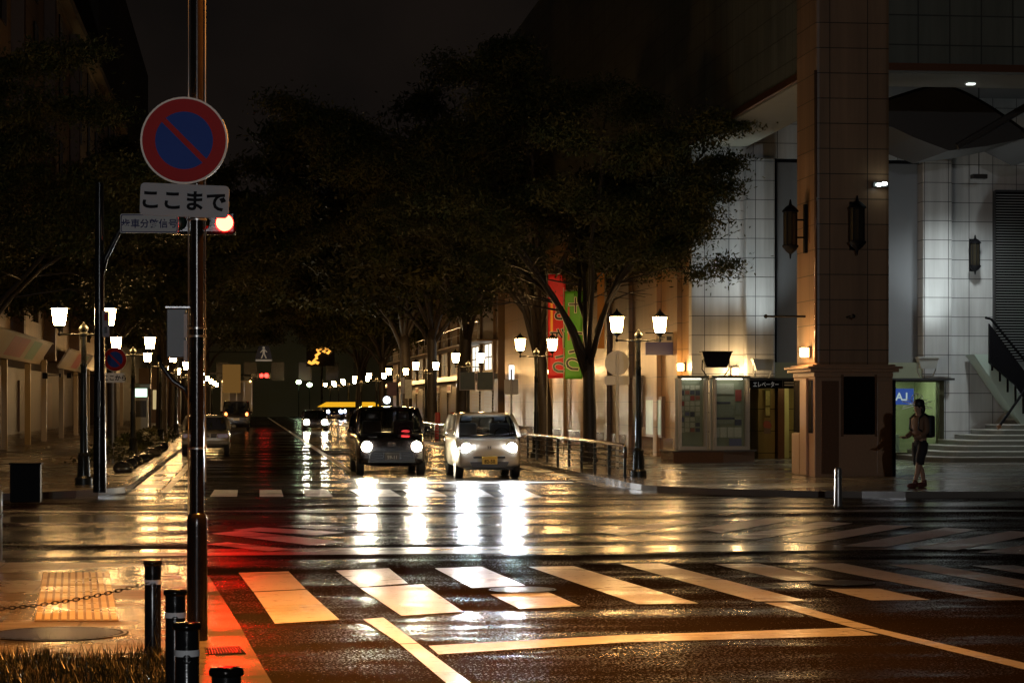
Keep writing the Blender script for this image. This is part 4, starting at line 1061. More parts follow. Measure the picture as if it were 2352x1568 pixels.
m = MB(); c_ = (b_ - a_) * .55; m.tube([tuple(c_), (c_.x + .2, 1.2, c_.z - .05)], .012, 6); m.build('bracket', M['steel'], t)

# notice cases on their low stone base
KY = 58.3
bx0, bx1 = XY(1541, KY - .6), XY(1742, KY - .6)
t = thing('low_plinth', 'low dark stone base under the two glass notice cases', 'plinth', (bx0, KY, .1))
m = MB(); m.prism([(0, -.95), (1.3, -.95), (bx1 - bx0, -.15), (bx1 - bx0, .8), (0, .8)], 0, .26, axis='z'); m.build('block', M['granite'], t)
m = MB(); m.prism([(-.05, -1.0), (1.3, -1.0), (bx1 - bx0 + .05, -.19), (bx1 - bx0 + .05, .85), (-.05, .85)], .262, .30, axis='z'); m.build('coping', pmat('dark_coping', (.08, .06, .05), .25), t)
def case(label, xa, xb, seed):
    x0, x1 = XY(xa, KY), XY(xb, KY); w = x1 - x0; zt = ZY(xa, 868, KY) - .40
    t = thing('notice_case', label, 'notice case', (x0, KY, .4))
    alu = pmat('case_aluminium', (.55, .50, .42), .3, .7)
    m = MB()
    for (a, b, c, d) in ((0, .035, -.02, .02), (.05, .075, -.01, .03), (.09, .105, 0, .04), (w - .035, w, -.02, .02), (w - .075, w - .05, -.01, .03), (w - .105, w - .09, 0, .04), (0, .04, .4, .44), (w - .04, w, .4, .44)): m.box(a, b, c, d, 0, zt)
    m.box(.04, w - .04, -.018, .035, 0, .09); m.build('frame', alu, t)
    MB().box(-.02, w + .02, -.04, .47, zt + .002, zt + .07).build('top_cap', pmat('case_top', (.16, .17, .13), .4), t)
    MB().box(.045, w - .045, .42, .435, .01, zt - .01).build('back_board', pmat('case_board', (.34, .36, .28), .6, var=.15), t)
    MB().quad((.107, .012, .092), (w - .107, .012, .092), (w - .107, .012, zt - .05), (.107, .012, zt - .05)).build('glass', M['shopglass'], t)
    rr = random.Random(seed)
    cols = [(.62, .60, .52), (.45, .10, .09), (.10, .10, .14), (.50, .50, .44), (.40, .16, .12), (.2, .2, .34), (.55, .55, .50), (.30, .32, .26)]
    def paper(a, b, z0, z1, c):
        key = 'paper_%d' % cols.index(c)
        MB().box(a, b, .40 - .002 * rr.random(), .418, z0, z1).build('paper', pmat(key, c, .6, var=.35, vscale=25), t)
    ia, ib = .12, w - .12
    if seed == 1:
        for row in range(9):
            z1 = zt - .18 - row * .14; n = 4
            for k in range(n):
                a = ia + (ib - ia) * (k + .08) / n; b = ia + (ib - ia) * (k + .9) / n
                paper(a, b, z1 - rr.choice([.10, .12]), z1, cols[{1: 2, 2: 1, 5: 5}.get(row, 0)] if rr.random() < .6 else rr.choice(cols))
        paper(ia, ib, zt - .15, zt - .06, cols[7])
    else:
        for (a, b, z0, z1, c) in ((.0, .72, .78, .93, 3), (.0, .06, .70, .84, 1), (.78, 1, .68, .84, 1), (.03, .6, .64, .67, 2), (.03, .72, .46, .62, 7), (.78, 1, .5, .64, 7), (.02, .75, .42, .45, 2), (.76, 1, .34, .42, 2), (.02, .7, .36, .41, 7),
                                  (0, .2, .17, .31, 0), (.23, .46, .17, .31, 0), (.24, .43, .19, .26, 1), (.25, .42, .275, .305, 2), (.5, .72, .17, .31, 0), (.74, 1, .17, .31, 0), (.55, 1, .05, .15, 5)):
            paper(ia + (ib - ia) * a, ia + (ib - ia) * b, zt * z0, zt * z1, cols[c])
    MB().box(.14, w - .14, .2, .3, zt - .03, zt - .005).build('case_lamp', emat('case_lamp_lit', (1, .95, .75), 4.0), t)
case('narrow glass notice case with rows of small cards, at the building corner', 1557, 1626, 1)
case('wide glass notice case with larger notices, left of the lift lobby', 1637, 1721, 2)
# projecting sign by the street lamp
p = atX(1548, 792, WX - .02)
t = thing('projecting_sign', 'dark purple projecting shop sign right of the nearest right street lamp', 'sign', (WX - .05, p.y, p.z))
w = .78
m = MB(); m.box(-w, 0, -.05, .05, -.28, .08); m.build('panel', pmat('purple_sign', (.05, .04, .12), .4), t)
m = MB(); m.box(-w * .55, 0, -.045, .045, .082, .32); m.build('panel', pmat('beige_sign', (.36, .30, .22), .5, var=.2, vscale=8), t)
m = MB(); m.box(-w * .5, -w * .3, -.05, -.046, .2, .225); m.box(-w * .5, -w * .36, -.05, -.046, .14, .165); m.box(-w * .24, -w * .06, -.05, -.046, .13, .24); m.build('sign_mark', M['plastic'], t)
m = MB(); m.box(-w, .04, -.02, .02, .322, .35); m.build('bracket', M['black'], t)

# ================================================================== PERSON
pp_ = G(2112, 1119, .1)
def skin_body(name, mat, chain, parent, sub=1):
    """chain: list of (id, parent id, (x,y,z), radius)"""
    me = bpy.data.meshes.new(name); idx = {c[0]: i for i, c in enumerate(chain)}
    me.from_pydata([c[2] for c in chain], [(idx[c[1]], i) for i, c in enumerate(chain) if c[1] is not None], [])
    me.materials.append(mat)
    o = bpy.data.objects.new(name, me); COL.objects.link(o)
    if parent is not None: o.parent = parent
    md = o.modifiers.new('skin', 'SKIN'); md.use_smooth_shade = True; md.branch_smoothing = .3
    ly = me.skin_vertices[0].data
    for i, c in enumerate(chain):
        r = c[3] if hasattr(c[3], '__len__') else (c[3], c[3]); ly[i].radius = r; ly[i].use_root = (c[1] is None)
    sd = o.modifiers.new('sub', 'SUBSURF'); sd.levels = sub; sd.render_levels = sub
    return o
t = thing('person', 'person in brown jacket and dark shorts with a dark backpack walking before the shop window', 'person', (pp_.x, pp_.y, .1), R(-62))
# built facing -Y, then turned; height about 1.5 in this scene's scale
S_ = .92
def s3(*p): return tuple(v * S_ for v in p)
skinm = pmat('skin', (.42, .25, .17), .55)
body = [('pelvis', None, s3(0, .02, .88), .10), ('waist', 'pelvis', s3(0, .02, 1.02), .095), ('chest', 'waist', s3(0, .0, 1.22), .115), ('neck0', 'chest', s3(0, -.01, 1.39), .06), ('neck', 'neck0', s3(0, -.03, 1.46), .047),
        ('head', 'neck', s3(0, -.045, 1.53), .072), ('crown', 'head', s3(0, -.04, 1.63), .078), ('top', 'crown', s3(0, -.03, 1.69), .05),
        ('nose', 'head', s3(0, -.125, 1.545), .012)]
for s, n in ((1, 'l'), (-1, 'r')):
    f = 1 if s > 0 else -1
    body += [('sh' + n, 'chest', s3(s * .17, .0, 1.36), .052), ('el' + n, 'sh' + n, s3(s * .22, -.02 if s > 0 else .06, 1.10), .040), ('wr' + n, 'el' + n, s3(s * .20, -.20, 1.00 if s > 0 else .97), .026), ('pm' + n, 'wr' + n, s3(s * .195, -.26, 1.0), (.022, .032))]
    for k in range(4):
        bx = s * (.195 + (k - 1.5) * .017)
        body += [('f%d' % k + n, 'pm' + n, (bx * S_, -.315 * S_, (1.0 - .004 * k) * S_), .0085), ('g%d' % k + n, 'f%d' % k + n, (bx * S_, (-.34 + .004 * abs(k - 1)) * S_, .975 * S_), .0075)]
    body += [('th' + n, 'pm' + n, s3(s * .165, -.285, 1.0), .010), ('ti' + n, 'th' + n, s3(s * .160, -.315, .99), .008)]
    ky, ay = (-.12, -.22) if s > 0 else (.04, .22)
    body += [('hip' + n, 'pelvis', s3(s * .085, .02, .84), .085), ('kn' + n, 'hip' + n, s3(s * .095, ky, .48), .055), ('ca' + n, 'kn' + n, s3(s * .095, (ky + ay) / 2 + .03, .33), .050), ('an' + n, 'ca' + n, s3(s * .095, ay, .09), .034), ('to' + n, 'an' + n, s3(s * .10, ay - .15, .035), (.032, .03))]
bd = skin_body('body', skinm, body, t)
jac = [('waist', None, s3(0, .02, .88), .15), ('mid', 'waist', s3(0, .02, 1.06), .135), ('chest', 'mid', s3(0, .0, 1.24), .145), ('neck', 'chest', s3(0, -.01, 1.40), .08)]
for s, n in ((1, 'l'), (-1, 'r')):
    jac += [('sh' + n, 'chest', s3(s * .17, .0, 1.365), .068), ('el' + n, 'sh' + n, s3(s * .225, -.02 if s > 0 else .06, 1.10), .058), ('wr' + n, 'el' + n, s3(s * .20, -.19, 1.005 if s > 0 else .975), .042)]
skin_body('jacket', pmat('brown_jacket', (.20, .115, .07), .75, var=.2), jac, t)
m = MB(); m.ell(s3(0, .02, .87), .135, .105, .12, 16, 10)
for s in (1, -1):
    ky = -.10 if s > 0 else .035
    m.tube([s3(s * .075, .02, .88), s3(s * .088, .01 + ky * .2, .74), s3(s * .095, ky * .75, .58), s3(s * .098, ky + .01, .45)], [.098, .096, .084, .074], 14)
m.build('shorts', pmat('dark_shorts', (.022, .022, .026), .8), t, True)
m = MB()
for s in (1, -1):
    ay = -.22 if s > 0 else .22
    m.ell(s3(s * .098, ay - .07, .045), .052, .135, .05, 12, 8); m.ell(s3(s * .096, ay, .10), .05, .055, .06, 12, 8)
m.build('shoes', pmat('dark_red_shoes', (.13, .035, .03), .5), t, True)
m = MB(); m.ell(s3(0, -.015, 1.64), .098, .108, .098, 16, 10); m.ell(s3(0, .05, 1.55), .085, .06, .11, 12, 8); m.build('hair', pmat('dark_hair', (.010, .008, .007), .5), t, True)
m = MB()
for s in (1, -1): m.ell(s3(s * .028, -.112, 1.585), .010, .006, .007, 8, 6)
m.build('eyes', M['black'], t, True)
m = MB(); m.box(-.035 * S_, .035 * S_, -.122 * S_, -.112 * S_, 1.495 * S_, 1.505 * S_); m.build('mouth', pmat('lip', (.25, .08, .07), .5), t)
m = MB()
for s in (1, -1): m.ell(s3(s * .078, -.04, 1.575), .010, .022, .030, 8, 6)
m.build('ears', skinm, t, True)
m = MB(); m.box(-.15 * S_, .15 * S_, .13 * S_, .30 * S_, .98 * S_, 1.42 * S_, .05); bp = m.build('backpack', pmat('dark_backpack', (.014, .015, .02), .6), t, True)
m = MB(); m.box(-.156 * S_, -.10 * S_, .16 * S_, .307 * S_, 1.10 * S_, 1.34 * S_, .01); m.build('pale_stripe', pmat('pale_strap', (.4, .4, .42), .5), bp)
m = MB()
for s in (1, -1): m.tube([s3(s * .10, .14, 1.40), s3(s * .12, .0, 1.45), s3(s * .12, -.13, 1.36), s3(s * .12, -.15, 1.15), s3(s * .12, .12, 1.02)], .018, 6)
m.build('strap', pmat('dark_backpack', (.014, .015, .02), .6), bp, True)

# ================================================================== BANNERS
def banner(label, xa, xb, y0, y1, d, mat, texts, stripe, group='shop banners hanging by the trees'):
    p0 = atD(xa, y0, d); p1 = atD(xb, y1, d); w = ((xb - xa) / FPX * d); h = p0.z - p1.z
    c = atD((xa + xb) / 2, y1, d)
    t = thing('hanging_banner', label, 'banner', (c.x, c.y, c.z), -YAW)
    nx, nz = 6, 24; vs = []; fs = []
    for j in range(nz + 1):
        for i in range(nx + 1):
            u, v = i / nx, j / nz
            vs.append(((u - .5) * w, .03 * math.sin(v * 9 + u * 3), v * h))
    for j in range(nz):
        for i in range(nx):
            a = j * (nx + 1) + i; fs.append((a, a + 1, a + nx + 2, a + nx + 1))
    o = MB().add(vs, fs).build('cloth', mat, t, True, fixn=False); md = o.modifiers.new('solid', 'SOLIDIFY'); md.thickness = .006
    m = MB(); m.tube([(-w / 2 - .03, 0, -.15), (-w / 2 - .03, 0, h + .1)], .014, 6); m.tube([(-w / 2 - .05, 0, h + .02), (w / 2 + .03, 0, h + .02)], .012, 6); m.build('rod', M['steel'], t)
    for (txt, size, ux, uz, col, sx, tilt) in texts:
        zz = uz * h; yy = -.012 + .03 * math.sin(uz * 9 + (ux) * 3) - .018
        ow = pmat('banner_outline', (.55, .5, .42), .6)
        lettering(txt, size, ow, t, (w * (ux - .5), yy - .001, zz), 0, tilt, True, .022, 'letter_outline', sx)
        lettering(txt, size, col, t, (w * (ux - .5), yy - .006, zz), 0, tilt, True, .004, 'lettering', sx)
    x0, x1, z0, z1, sm = stripe
    MB().box((x0 - .5) * w, (x1 - .5) * w, -.04, -.036, z0 * h, z1 * h).build('stripe', sm, t)
    m = MB(); m.tube([(-w / 2 - .03, 0, -.15), (-w / 2 - .03, 0, -c.z + .1)], .016, 6); m.build('pole', M['steel'], t)
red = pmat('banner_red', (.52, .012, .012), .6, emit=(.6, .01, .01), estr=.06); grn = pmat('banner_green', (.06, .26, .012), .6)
ink = pmat('banner_ink', (.012, .01, .01), .6); darkgr = pmat('banner_dark_green', (.05, .12, .06), .6)
banner('long red cloth banner with mirrored letters, seen from behind between the tree trunks', 1259, 1299, 630, 868, 66.5, red,
       [('B', .58, .62, .63, ink, .9, 0), ('作', .60, .62, .385, ink, .9, 0), ('ら', .62, .66, .14, darkgr, .95, 0)], (.14, .27, .33, .80, pmat('banner_yellow', (.75, .36, .02), .6)))
banner('green cloth banner with mirrored letters, hanging right of the red one', 1297, 1338, 668, 870, 66.0, grn,
       [('十', .46, .60, .84, ink, .9, 0), ('一', .5, .58, .53, ink, .9, R(-8)), ('ら', .74, .5, .22, ink, .9, 0)], (.17, .27, .44, .82, pmat('banner_orange', (.42, .05, .02), .6)))
p = atD(1380, 800, 63)
t = thing('hanging_banner', 'narrow orange cloth banner edge just left of the nearest right lantern', 'banner', tuple(p), -YAW)
MB().box(-.10, .10, -.004, .004, 0, 2.1).build('cloth', pmat('banner_orange2', (.55, .22, .02), .6), t); m = MB(); m.tube([(.12, 0, -.1), (.12, 0, 2.2)], .012, 6); m.build('rod', M['steel'], t)

# ================================================================== GUARD RAIL
def rail_run(name, label, Y0, Y1, Xc):
    t = thing(name, label, 'guard rail', (Xc, Y0, .1))
    L = Y1 - Y0
    m = MB(); m.tube([(0, 0, .40), (0, .05, .60), (0, .2, .66), (0, L, .66)], .04, 10); m.build('top_rail', pmat('rail_bronze', (.17, .10, .06), .25, .6), t, True)
    for z in (.18, .30, .42, .54): m = MB(); m.tube([(0, .1, z), (0, L, z)], .014, 6); m.build('rail', M['polegreen'], t)
    n = int(L / 2)
    for k in range(n + 1):
        m = MB(); y = .05 + k * 2.0; m.box(-.03, .03, y - .05, y + .05, 0, .64, .008); m.build('post', M['polegreen'], t)
rail_run('guard_rail', 'low bronze topped guard rail from the crossing past the white car along the right kerb', 45.8, 70.0, 7.72)
rail_run('guard_rail', 'further low guard rail along the right kerb between the two vans', 72.0, 104.0, 7.72)

# ================================================================== TREES
def leaf_material(name, c1, c2):
    m = bpy.data.materials.new(name); m.use_nodes = True; tt = m.node_tree; p = tt.nodes['Principled BSDF']
    c = tt.nodes.new('ShaderNodeTexCoord'); n = tt.nodes.new('ShaderNodeTexNoise'); n.inputs['Scale'].default_value = 1.3; n.inputs['Detail'].default_value = 6
    tt.links.new(c.outputs['Object'], n.inputs['Vector'])
    r = tt.nodes.new('ShaderNodeValToRGB'); r.color_ramp.elements[0].position = .38; r.color_ramp.elements[1].position = .64
    r.color_ramp.elements[0].color = (*c1, 1); r.color_ramp.elements[1].color = (*c2, 1)
    tt.links.new(n.outputs['Fac'], r.inputs[0]); tt.links.new(r.outputs[0], p.inputs['Base Color'])
    p.inputs['Roughness'].default_value = .6; p.inputs['Specular IOR Level'].default_value = .25
    return m
LEAF = leaf_material('zelkova_leaf', (.028, .040, .010), (.095, .082, .024))
def tree_mesh(seed, H=8.0, th=2.6, rad=4.2, leaves=9000, trunk_r=.16, lsize=.15, lean=0.0, nlimb=7, zmin=0):
    rr = random.Random(seed); nr = np.random.default_rng(seed)
    tb = MB(); tips = []
    top = Vector((.12 * rr.uniform(-1, 1) + lean * .4, .1 * rr.uniform(-1, 1), th))
    tb.tube([(0, 0, -.05), (0, 0, .12), (.01, 0, th * .4), tuple(top * .8 + Vector((0, 0, th * .15))), tuple(top + Vector((0, 0, .25)))], [trunk_r * 1.5, trunk_r * 1.12, trunk_r, trunk_r * .92, trunk_r * .8], 12)
    for i in range(nlimb):
        az = 2 * math.pi * i / nlimb + rr.uniform(-.35, .35); out = rad * rr.uniform(.62, .95); up = (H - th) * rr.uniform(.45, .86)
        if i == nlimb - 1: out *= .15; up = (H - th) * .95
        d = Vector((math.cos(az), math.sin(az), 0)); start = top + Vector((0, 0, rr.uniform(-.55, .2)))
        P_ = []
        for k in range(7):
            f = k / 6
            P_.append(start + d * out * (f ** 1.25) + Vector((rr.uniform(-.1, .1), rr.uniform(-.1, .1), up * (f ** .8))))
        P_[0] = start
        tb.tube(P_, [trunk_r * .42 * (1 - .85 * k / 6) + .008 for k in range(7)], 7)
        for j in range(6):
            f = .32 + .66 * j / 5; k = min(5, int(f * 6)); b0 = P_[k].lerp(P_[k + 1], f * 6 - k)
            a2 = az + rr.uniform(-1.3, 1.3); L = rad * rr.uniform(.22, .48) * (1.15 - .4 * f)
            d2 = Vector((math.cos(a2), math.sin(a2), rr.uniform(-.05, .55))).normalized()
            e = b0 + d2 * L; mid = b0.lerp(e, .5) + Vector((0, 0, .10))
            tip = e + Vector((0, 0, -.12))
            tb.tube([b0, mid, tip], [.03, .018, .006], 5)
            for s in (.35, .7, 1.0): tips.append((b0.lerp(tip, s) , .42 + .25 * rr.random(), d2))
            for q in range(2):
                a3 = a2 + rr.uniform(-1.2, 1.2); e2 = mid + Vector((math.cos(a3), math.sin(a3), rr.uniform(-.2, .3))) * L * .6
                tb.tube([mid, e2], [.012, .004], 4); tips.append((e2, .40, d2)); tips.append((mid.lerp(e2, .6), .36, d2))
    tips = [t_ for t_ in tips if t_[0].z > zmin or (t_[0].x ** 2 + t_[0].y ** 2) > (rad * .62) ** 2]
    T = len(tips); ids = nr.integers(0, T, leaves)
    C = np.array([tuple(t_[0]) for t_ in tips])[ids]; Rr = np.array([t_[1] for t_ in tips])[ids]
    g = nr.normal(0, 1, (leaves, 3)) * Rr[:, None] * np.array([.62, .62, .34])
    ctr = C + g
    yaw = nr.uniform(0, 2 * np.pi, leaves); pit = nr.normal(-.45, .45, leaves); rol = nr.normal(0, .5, leaves)
    l = lsize * nr.uniform(.6, 1.15, leaves); w = l * .42
    ax = np.stack([np.cos(yaw) * np.cos(pit), np.sin(yaw) * np.cos(pit), np.sin(pit)], 1)
    sd = np.stack([-np.sin(yaw) * np.cos(rol), np.cos(yaw) * np.cos(rol), np.sin(rol)], 1)
    a = ctr - ax * l[:, None] * .5; b = ctr + sd * w[:, None] * .5; c = ctr + ax * l[:, None] * .5; e = ctr - sd * w[:, None] * .5
    V = np.stack([a, b, c, e], 1).reshape(-1, 3)
    F = np.arange(leaves * 4).reshape(-1, 4)
    cm = bpy.data.meshes.new('crown'); cm.from_pydata(V.tolist(), [], F.tolist()); cm.materials.append(LEAF)
    tm_ = bpy.data.meshes.new('trunk'); tm_.from_pydata(tb.v, [], tb.f); tm_.materials.append(M['bark']); tm_.shade_smooth()
    return tm_, cm
TM = [tree_mesh(11, 9.8, 2.5, 5.6, 150000, .175, .145, 0, 10, 5.4), tree_mesh(23, 10.4, 2.7, 6.2, 150000, .17, .145, .2, 10, 5.4), tree_mesh(5, 8.4, 2.9, 5.0, 70000, .15, .21, 0, 9), tree_mesh(42, 9.2, 2.6, 5.4, 70000, .16, .21, 0, 9)]
def tree(kind, label, X_, Y_, rz=0.0, s=1.0, group=None):
    t = thing('street_tree', label, 'tree', (X_, Y_, .1), rz, group)
    t.scale = (s, s, s)
    for nm, me in (('trunk', TM[kind][0]), ('crown', TM[kind][1])):
        o = bpy.data.objects.new(nm, me); COL.objects.link(o); o.parent = t
    return t
GR = 'street trees along the shops'; GL = 'street trees on the left pavement'
tree(0, 'spreading dark tree whose trunk stands right of the green banner', 9.0, 59.0, R(33), .97, GR)
tree(1, 'tall dark tree whose thick trunk stands left of the red banner', 9.0, 67.8, R(130), 1.22, GR)
tree(3, 'tree behind the low guard rail under the second pair of shop lanterns', 9.1, 95.0, R(60), 1.75, GR)
tree(2, 'tree with bare forking limbs beyond the white car, left of the lantern pair', 8.9, 108.0, R(200), 1.6, GR)
tree(3, 'tree behind the distant lanterns, right of the dark taxi roof', 8.8, 124.0, R(300), 1.9, GR)
tree(2, 'small distant tree over the row of right lanterns', 8.8, 146.0, R(10), 1.4, GR)
tree(3, 'farthest tree of the right row above the yellow canopy', 8.6, 172.0, R(95), 1.5, GR)
tree(1, 'dark tree overhanging the twin lanterns at the far left', -6.9, 58.0, R(75), 1.0, GL)
tree(2, 'tree behind the distant no parking sign on the left pavement', -4.3, 76.0, R(140), 1.1, GL)
tree(0, 'leafy tree whose lamp lit crown shows just right of the foreground post', -3.2, 90.0, R(250), 1.2, GL)
tree(3, 'tree past the parked silver car along the left kerb', -3.4, 110.0, R(30), 1.35, GL)
tree(2, 'distant tree over the row of left lanterns', -3.4, 134.0, R(170), 1.5, GL)
tree(3, 'distant tree beyond the truck on the left side', -3.2, 158.0, R(310), 1.5, GL)
tree(2, 'farthest dark tree closing the street on the left', -3.0, 190.0, R(55), 1.7, GL)

# shrub bed on the left
rg = np.random.default_rng(9)
vs = []; fs = []
for i in range(9000):
    Y = 56 + 42 * rg.random(); Xc = -3.45 + rg.normal(0, .32); hh = .36 + .18 * math.sin(Y * 1.7) + .1 * rg.random()
    p = Vector((Xc, Y, .12 + hh * math.sqrt(rg.random()) * max(.25, 1 - ((Xc + 3.45) / .8) ** 2)))
    a = rg.uniform(0, 6.28); tl = rg.normal(.3, .5); l = rg.uniform(.04, .09); k = len(vs)
    ax = Vector((math.cos(a) * math.cos(tl), math.sin(a) * math.cos(tl), math.sin(tl))) * l; sd = Vector((-math.sin(a), math.cos(a), .2)) * l * .5
    vs += [p - ax, p + sd, p + ax, p - sd]; fs.append((k, k + 1, k + 2, k + 3))
tag(MB().add(vs, fs).build('shrub_bed', LEAF, None, fixn=False), 'low clipped shrubs in a bed along the left kerb', 'shrubs', None, 'stuff')
for k in range(9):
    Y = 50.5 + k * 2.9; rr = random.Random(k)
    t = thing('kerb_stone', 'dark rounded stones in a row edging the shrub bed on the left', 'stone', (-2.62, Y, .1), rr.random() * 3, 'dark stones edging the shrub bed')
    m = MB(); m.ell((0, 0, .08), .17, .32, .13 + .05 * rr.random(), 10, 7)
    m.v = [(v[0] * (1 + .1 * math.sin(v[1] * 9)), v[1], max(0, v[2] + .02 * math.sin(v[0] * 20))) for v in m.v]
    m.build('rock', pmat('dark_wet_stone', (.03, .028, .025), .25, bump=.5, bscale=12), t, True)

# ================================================================== VEHICLES
def wheel(parent, x, y, r, w, rim):
    m = MB(); m.lathe([(r * .72, -w / 2), (r * .95, -w / 2), (r, -w * .35), (r, w * .35), (r * .95, w / 2), (r * .72, w / 2)], (x, y, r), 22, 'x'); ty = m.build('wheel', M['rubber'], parent, 'auto')
    m = MB(); sx = 1 if x > 0 else -1
    m.lathe([(r * .72, -.01), (r * .7, .03), (r * .3, .02), (r * .12, .045)], (x + sx * w * .32, y, r), 16, 'x') if sx > 0 else m.lathe([(r * .12, -.045), (r * .3, -.02), (r * .7, -.03), (r * .72, .01)], (x + sx * w * .32, y, r), 16, 'x')
    m.build('rim', rim, ty, 'auto')
def car(name, label, cat, loc, rz, W, H, L, belt, hood, hl, paint, y_ws0, y_ws1, y_rr1, y_rr0, roofw, nose=.25, trunk=None, group=None):
    """front at y=0 facing -Y. hood: height of bonnet, hl: bonnet length; y_ws0/1 windscreen base/top; y_rr1/0 rear window top/base"""
    t = thing(name, label, cat, loc, rz, group)
    w = W / 2
    def ring(y, wl, zb, zs, zt, wt):
        return [(-wl * .9, y, zb), (-wl, y, zb + .10), (-wl * 1.0, y, (zb + zs) / 2), (-wl * .99, y, zs), (-wt, y, zt - .02), (-wt * .5, y, zt), (wt * .5, y, zt), (wt, y, zt - .02), (wl * .99, y, zs), (wl, y, (zb + zs) / 2), (wl, y, zb + .10), (wl * .9, y, zb)]
    tr = trunk if trunk else belt
    st = [ring(.0, w * .80, .30, hood * .72, hood * .80, w * .66), ring(.05, w * .90, .22, hood * .80, hood * .90, w * .74), ring(nose, w * .97, .20, hood * .88, hood, w * .84),
          ring(hl * .8, w * .99, .20, hood * .95, hood + .03, w * .88), ring(hl, w, .20, belt - .04, belt, w * .92), ring(L * .5, w, .20, belt - .04, belt, w * .93),
          ring(y_rr0 - .05, w, .20, belt - .04, belt, w * .92), ring(max(y_rr0 + .04, L * .90), w * .985, .22, tr - .06, tr, w * .88), ring(L - .06, w * .94, .26, tr - .1, tr - .03, w * .84), ring(L, w * .86, .34, tr * .75, tr * .84, w * .76)]
    MB().loft(st).build('body', paint, t, True, sub=2)
    rt = w * roofw
    # roof
    def rring(y, hw, z): return [(-hw, y, z - .06), (-hw * .97, y, z - .015), (-hw * .8, y, z + .01), (0, y, z + .025), (hw * .8, y, z + .01), (hw * .97, y, z - .015), (hw, y, z - .06), (hw * .8, y, z - .07), (-hw * .8, y, z - .07)]
    zr = H - .03
    MB().loft([rring(y_ws1 - .06, rt * .93, zr - .035), rring(y_ws1 + .06, rt, zr - .008), rring((y_ws1 + y_rr1) / 2, rt * 1.02, zr), rring(y_rr1 - .06, rt, zr - .008), rring(y_rr1 + .06, rt * .93, zr - .035)]).build('roof', paint, t, True, sub=2)
    bw = w * .95
    def corner(side, y0, y1, z1): return [(side * bw, y0, belt - .02), (side * (bw + rt) / 2 * 1.01, (y0 + y1) / 2, (belt + z1) / 2 + .02), (side * rt * .985, y1, z1 - .05)]
    for s in (-1, 1):
        MB().tube(corner(s, y_ws0, y_ws1, zr), [.05, .04, .045], 8).build('pillar', paint, t, True); MB().tube(corner(s, y_rr0, y_rr1, zr), [.07, .06, .06], 8).build('pillar', paint, t, True)
        ym = (y_ws0 + y_rr0) / 2 - .05; MB().tube([(s * bw * .995, ym, belt - .02), (s * rt * .99, ym, zr - .05)], .04, 6).build('pillar', paint, t, True)
    def screen(nm, y0, y1, z0, z1, w0, w1, bulge):
        vs = []; fs = []; n = 10; mm = 5
        for j in range(mm + 1):
            f = j / mm
            for i in range(n + 1):
                u = -1 + 2 * i / n; ww = w0 * (1 - f) + w1 * f
                vs.append((u * ww, y0 * (1 - f) + y1 * f - bulge * (1 - u * u), z0 * (1 - f) + z1 * f))
        for j in range(mm):
            for i in range(n):
                a = j * (n + 1) + i; fs.append((a, a + 1, a + n + 2, a + n + 1))
        return MB().add(vs, fs).build(nm, M['carglass'], t, True, fixn=False)
    screen('windscreen', y_ws0, y_ws1, belt - .03, zr - .05, bw * .97, rt * .95, .10)
    screen('rear_window', y_rr0, y_rr1, belt - .03, zr - .05, bw * .95, rt * .94, -.05)
    for s in (-1, 1):
        MB().quad((s * bw * .98, y_ws0, belt - .02), (s * bw * .98, y_rr0, belt - .02), (s * rt * .97, y_rr1, zr - .05), (s * rt * .97, y_ws1, zr - .05)).build('side_window', M['carglass'], t, fixn=False)
        m = MB(); m.ell((s * (w + .09), y_ws0 + .22, belt + .07), .085, .05, .065, 12, 8); m.tube([(s * w * .95, y_ws0 + .25, belt + .0), (s * (w + .05), y_ws0 + .23, belt + .05)], .018, 6); m.build('wing_mirror', paint, t, True)
        for y in (.55, L - .62): wheel(t, s * (w - .10), y, .27, .17, M['steel'])
    MB().box(-bw * .9, bw * .9, y_ws0 + .25, y_rr0 - .1, .42, belt - .12).build('floor_pan', M['plastic'], t)
    m = MB(); m.box(-bw * .9, bw * .9, y_ws0 + .08, y_ws0 + .4, belt - .2, belt - .03, .03); m.build('dashboard', M['plastic'], t)
    for s in (-1, 1):
        m = MB(); m.box(s * .36 - .22, s * .36 + .22, y_ws0 + .95, y_ws0 + 1.1, belt - .25, belt + .26, .05); q = m.build('seat', M['seatfab'], t, True)
        m = MB(); m.box(s * .36 - .12, s * .36 + .12, y_ws0 + .98, y_ws0 + 1.07, belt + .29, belt + .44, .035); m.build('headrest', M['seatfab'], q, True)
    m = MB(); m.tube([(.36 + .16 * math.cos(a), y_ws0 + .48 + .05 * math.sin(a), belt + .0 + .15 * math.sin(a)) for a in [2 * math.pi * k / 16 for k in range(17)]], .014, 6, cap=False); m.build('steering_wheel', M['plastic'], t, True)
    m = MB()
    for s in (-.5, .25): m.tube([(s * w, y_ws0 - .075, belt), (s * w + .42, y_ws0 - .03, belt + .06)], .008, 5)
    m.build('wiper', M['black'], t)
    return t
def numplate(t, y, z, text, bg, fg, small='', side=-1):
    MB().box(-.165, .165, y - .012, y + .012, z - .083, z + .083, .008).build('number_plate', bg, t)
    o = lettering(text, .105, fg, t, (0, y - .014, z - .022), 0, bold=.002, sx=.95)
    return o
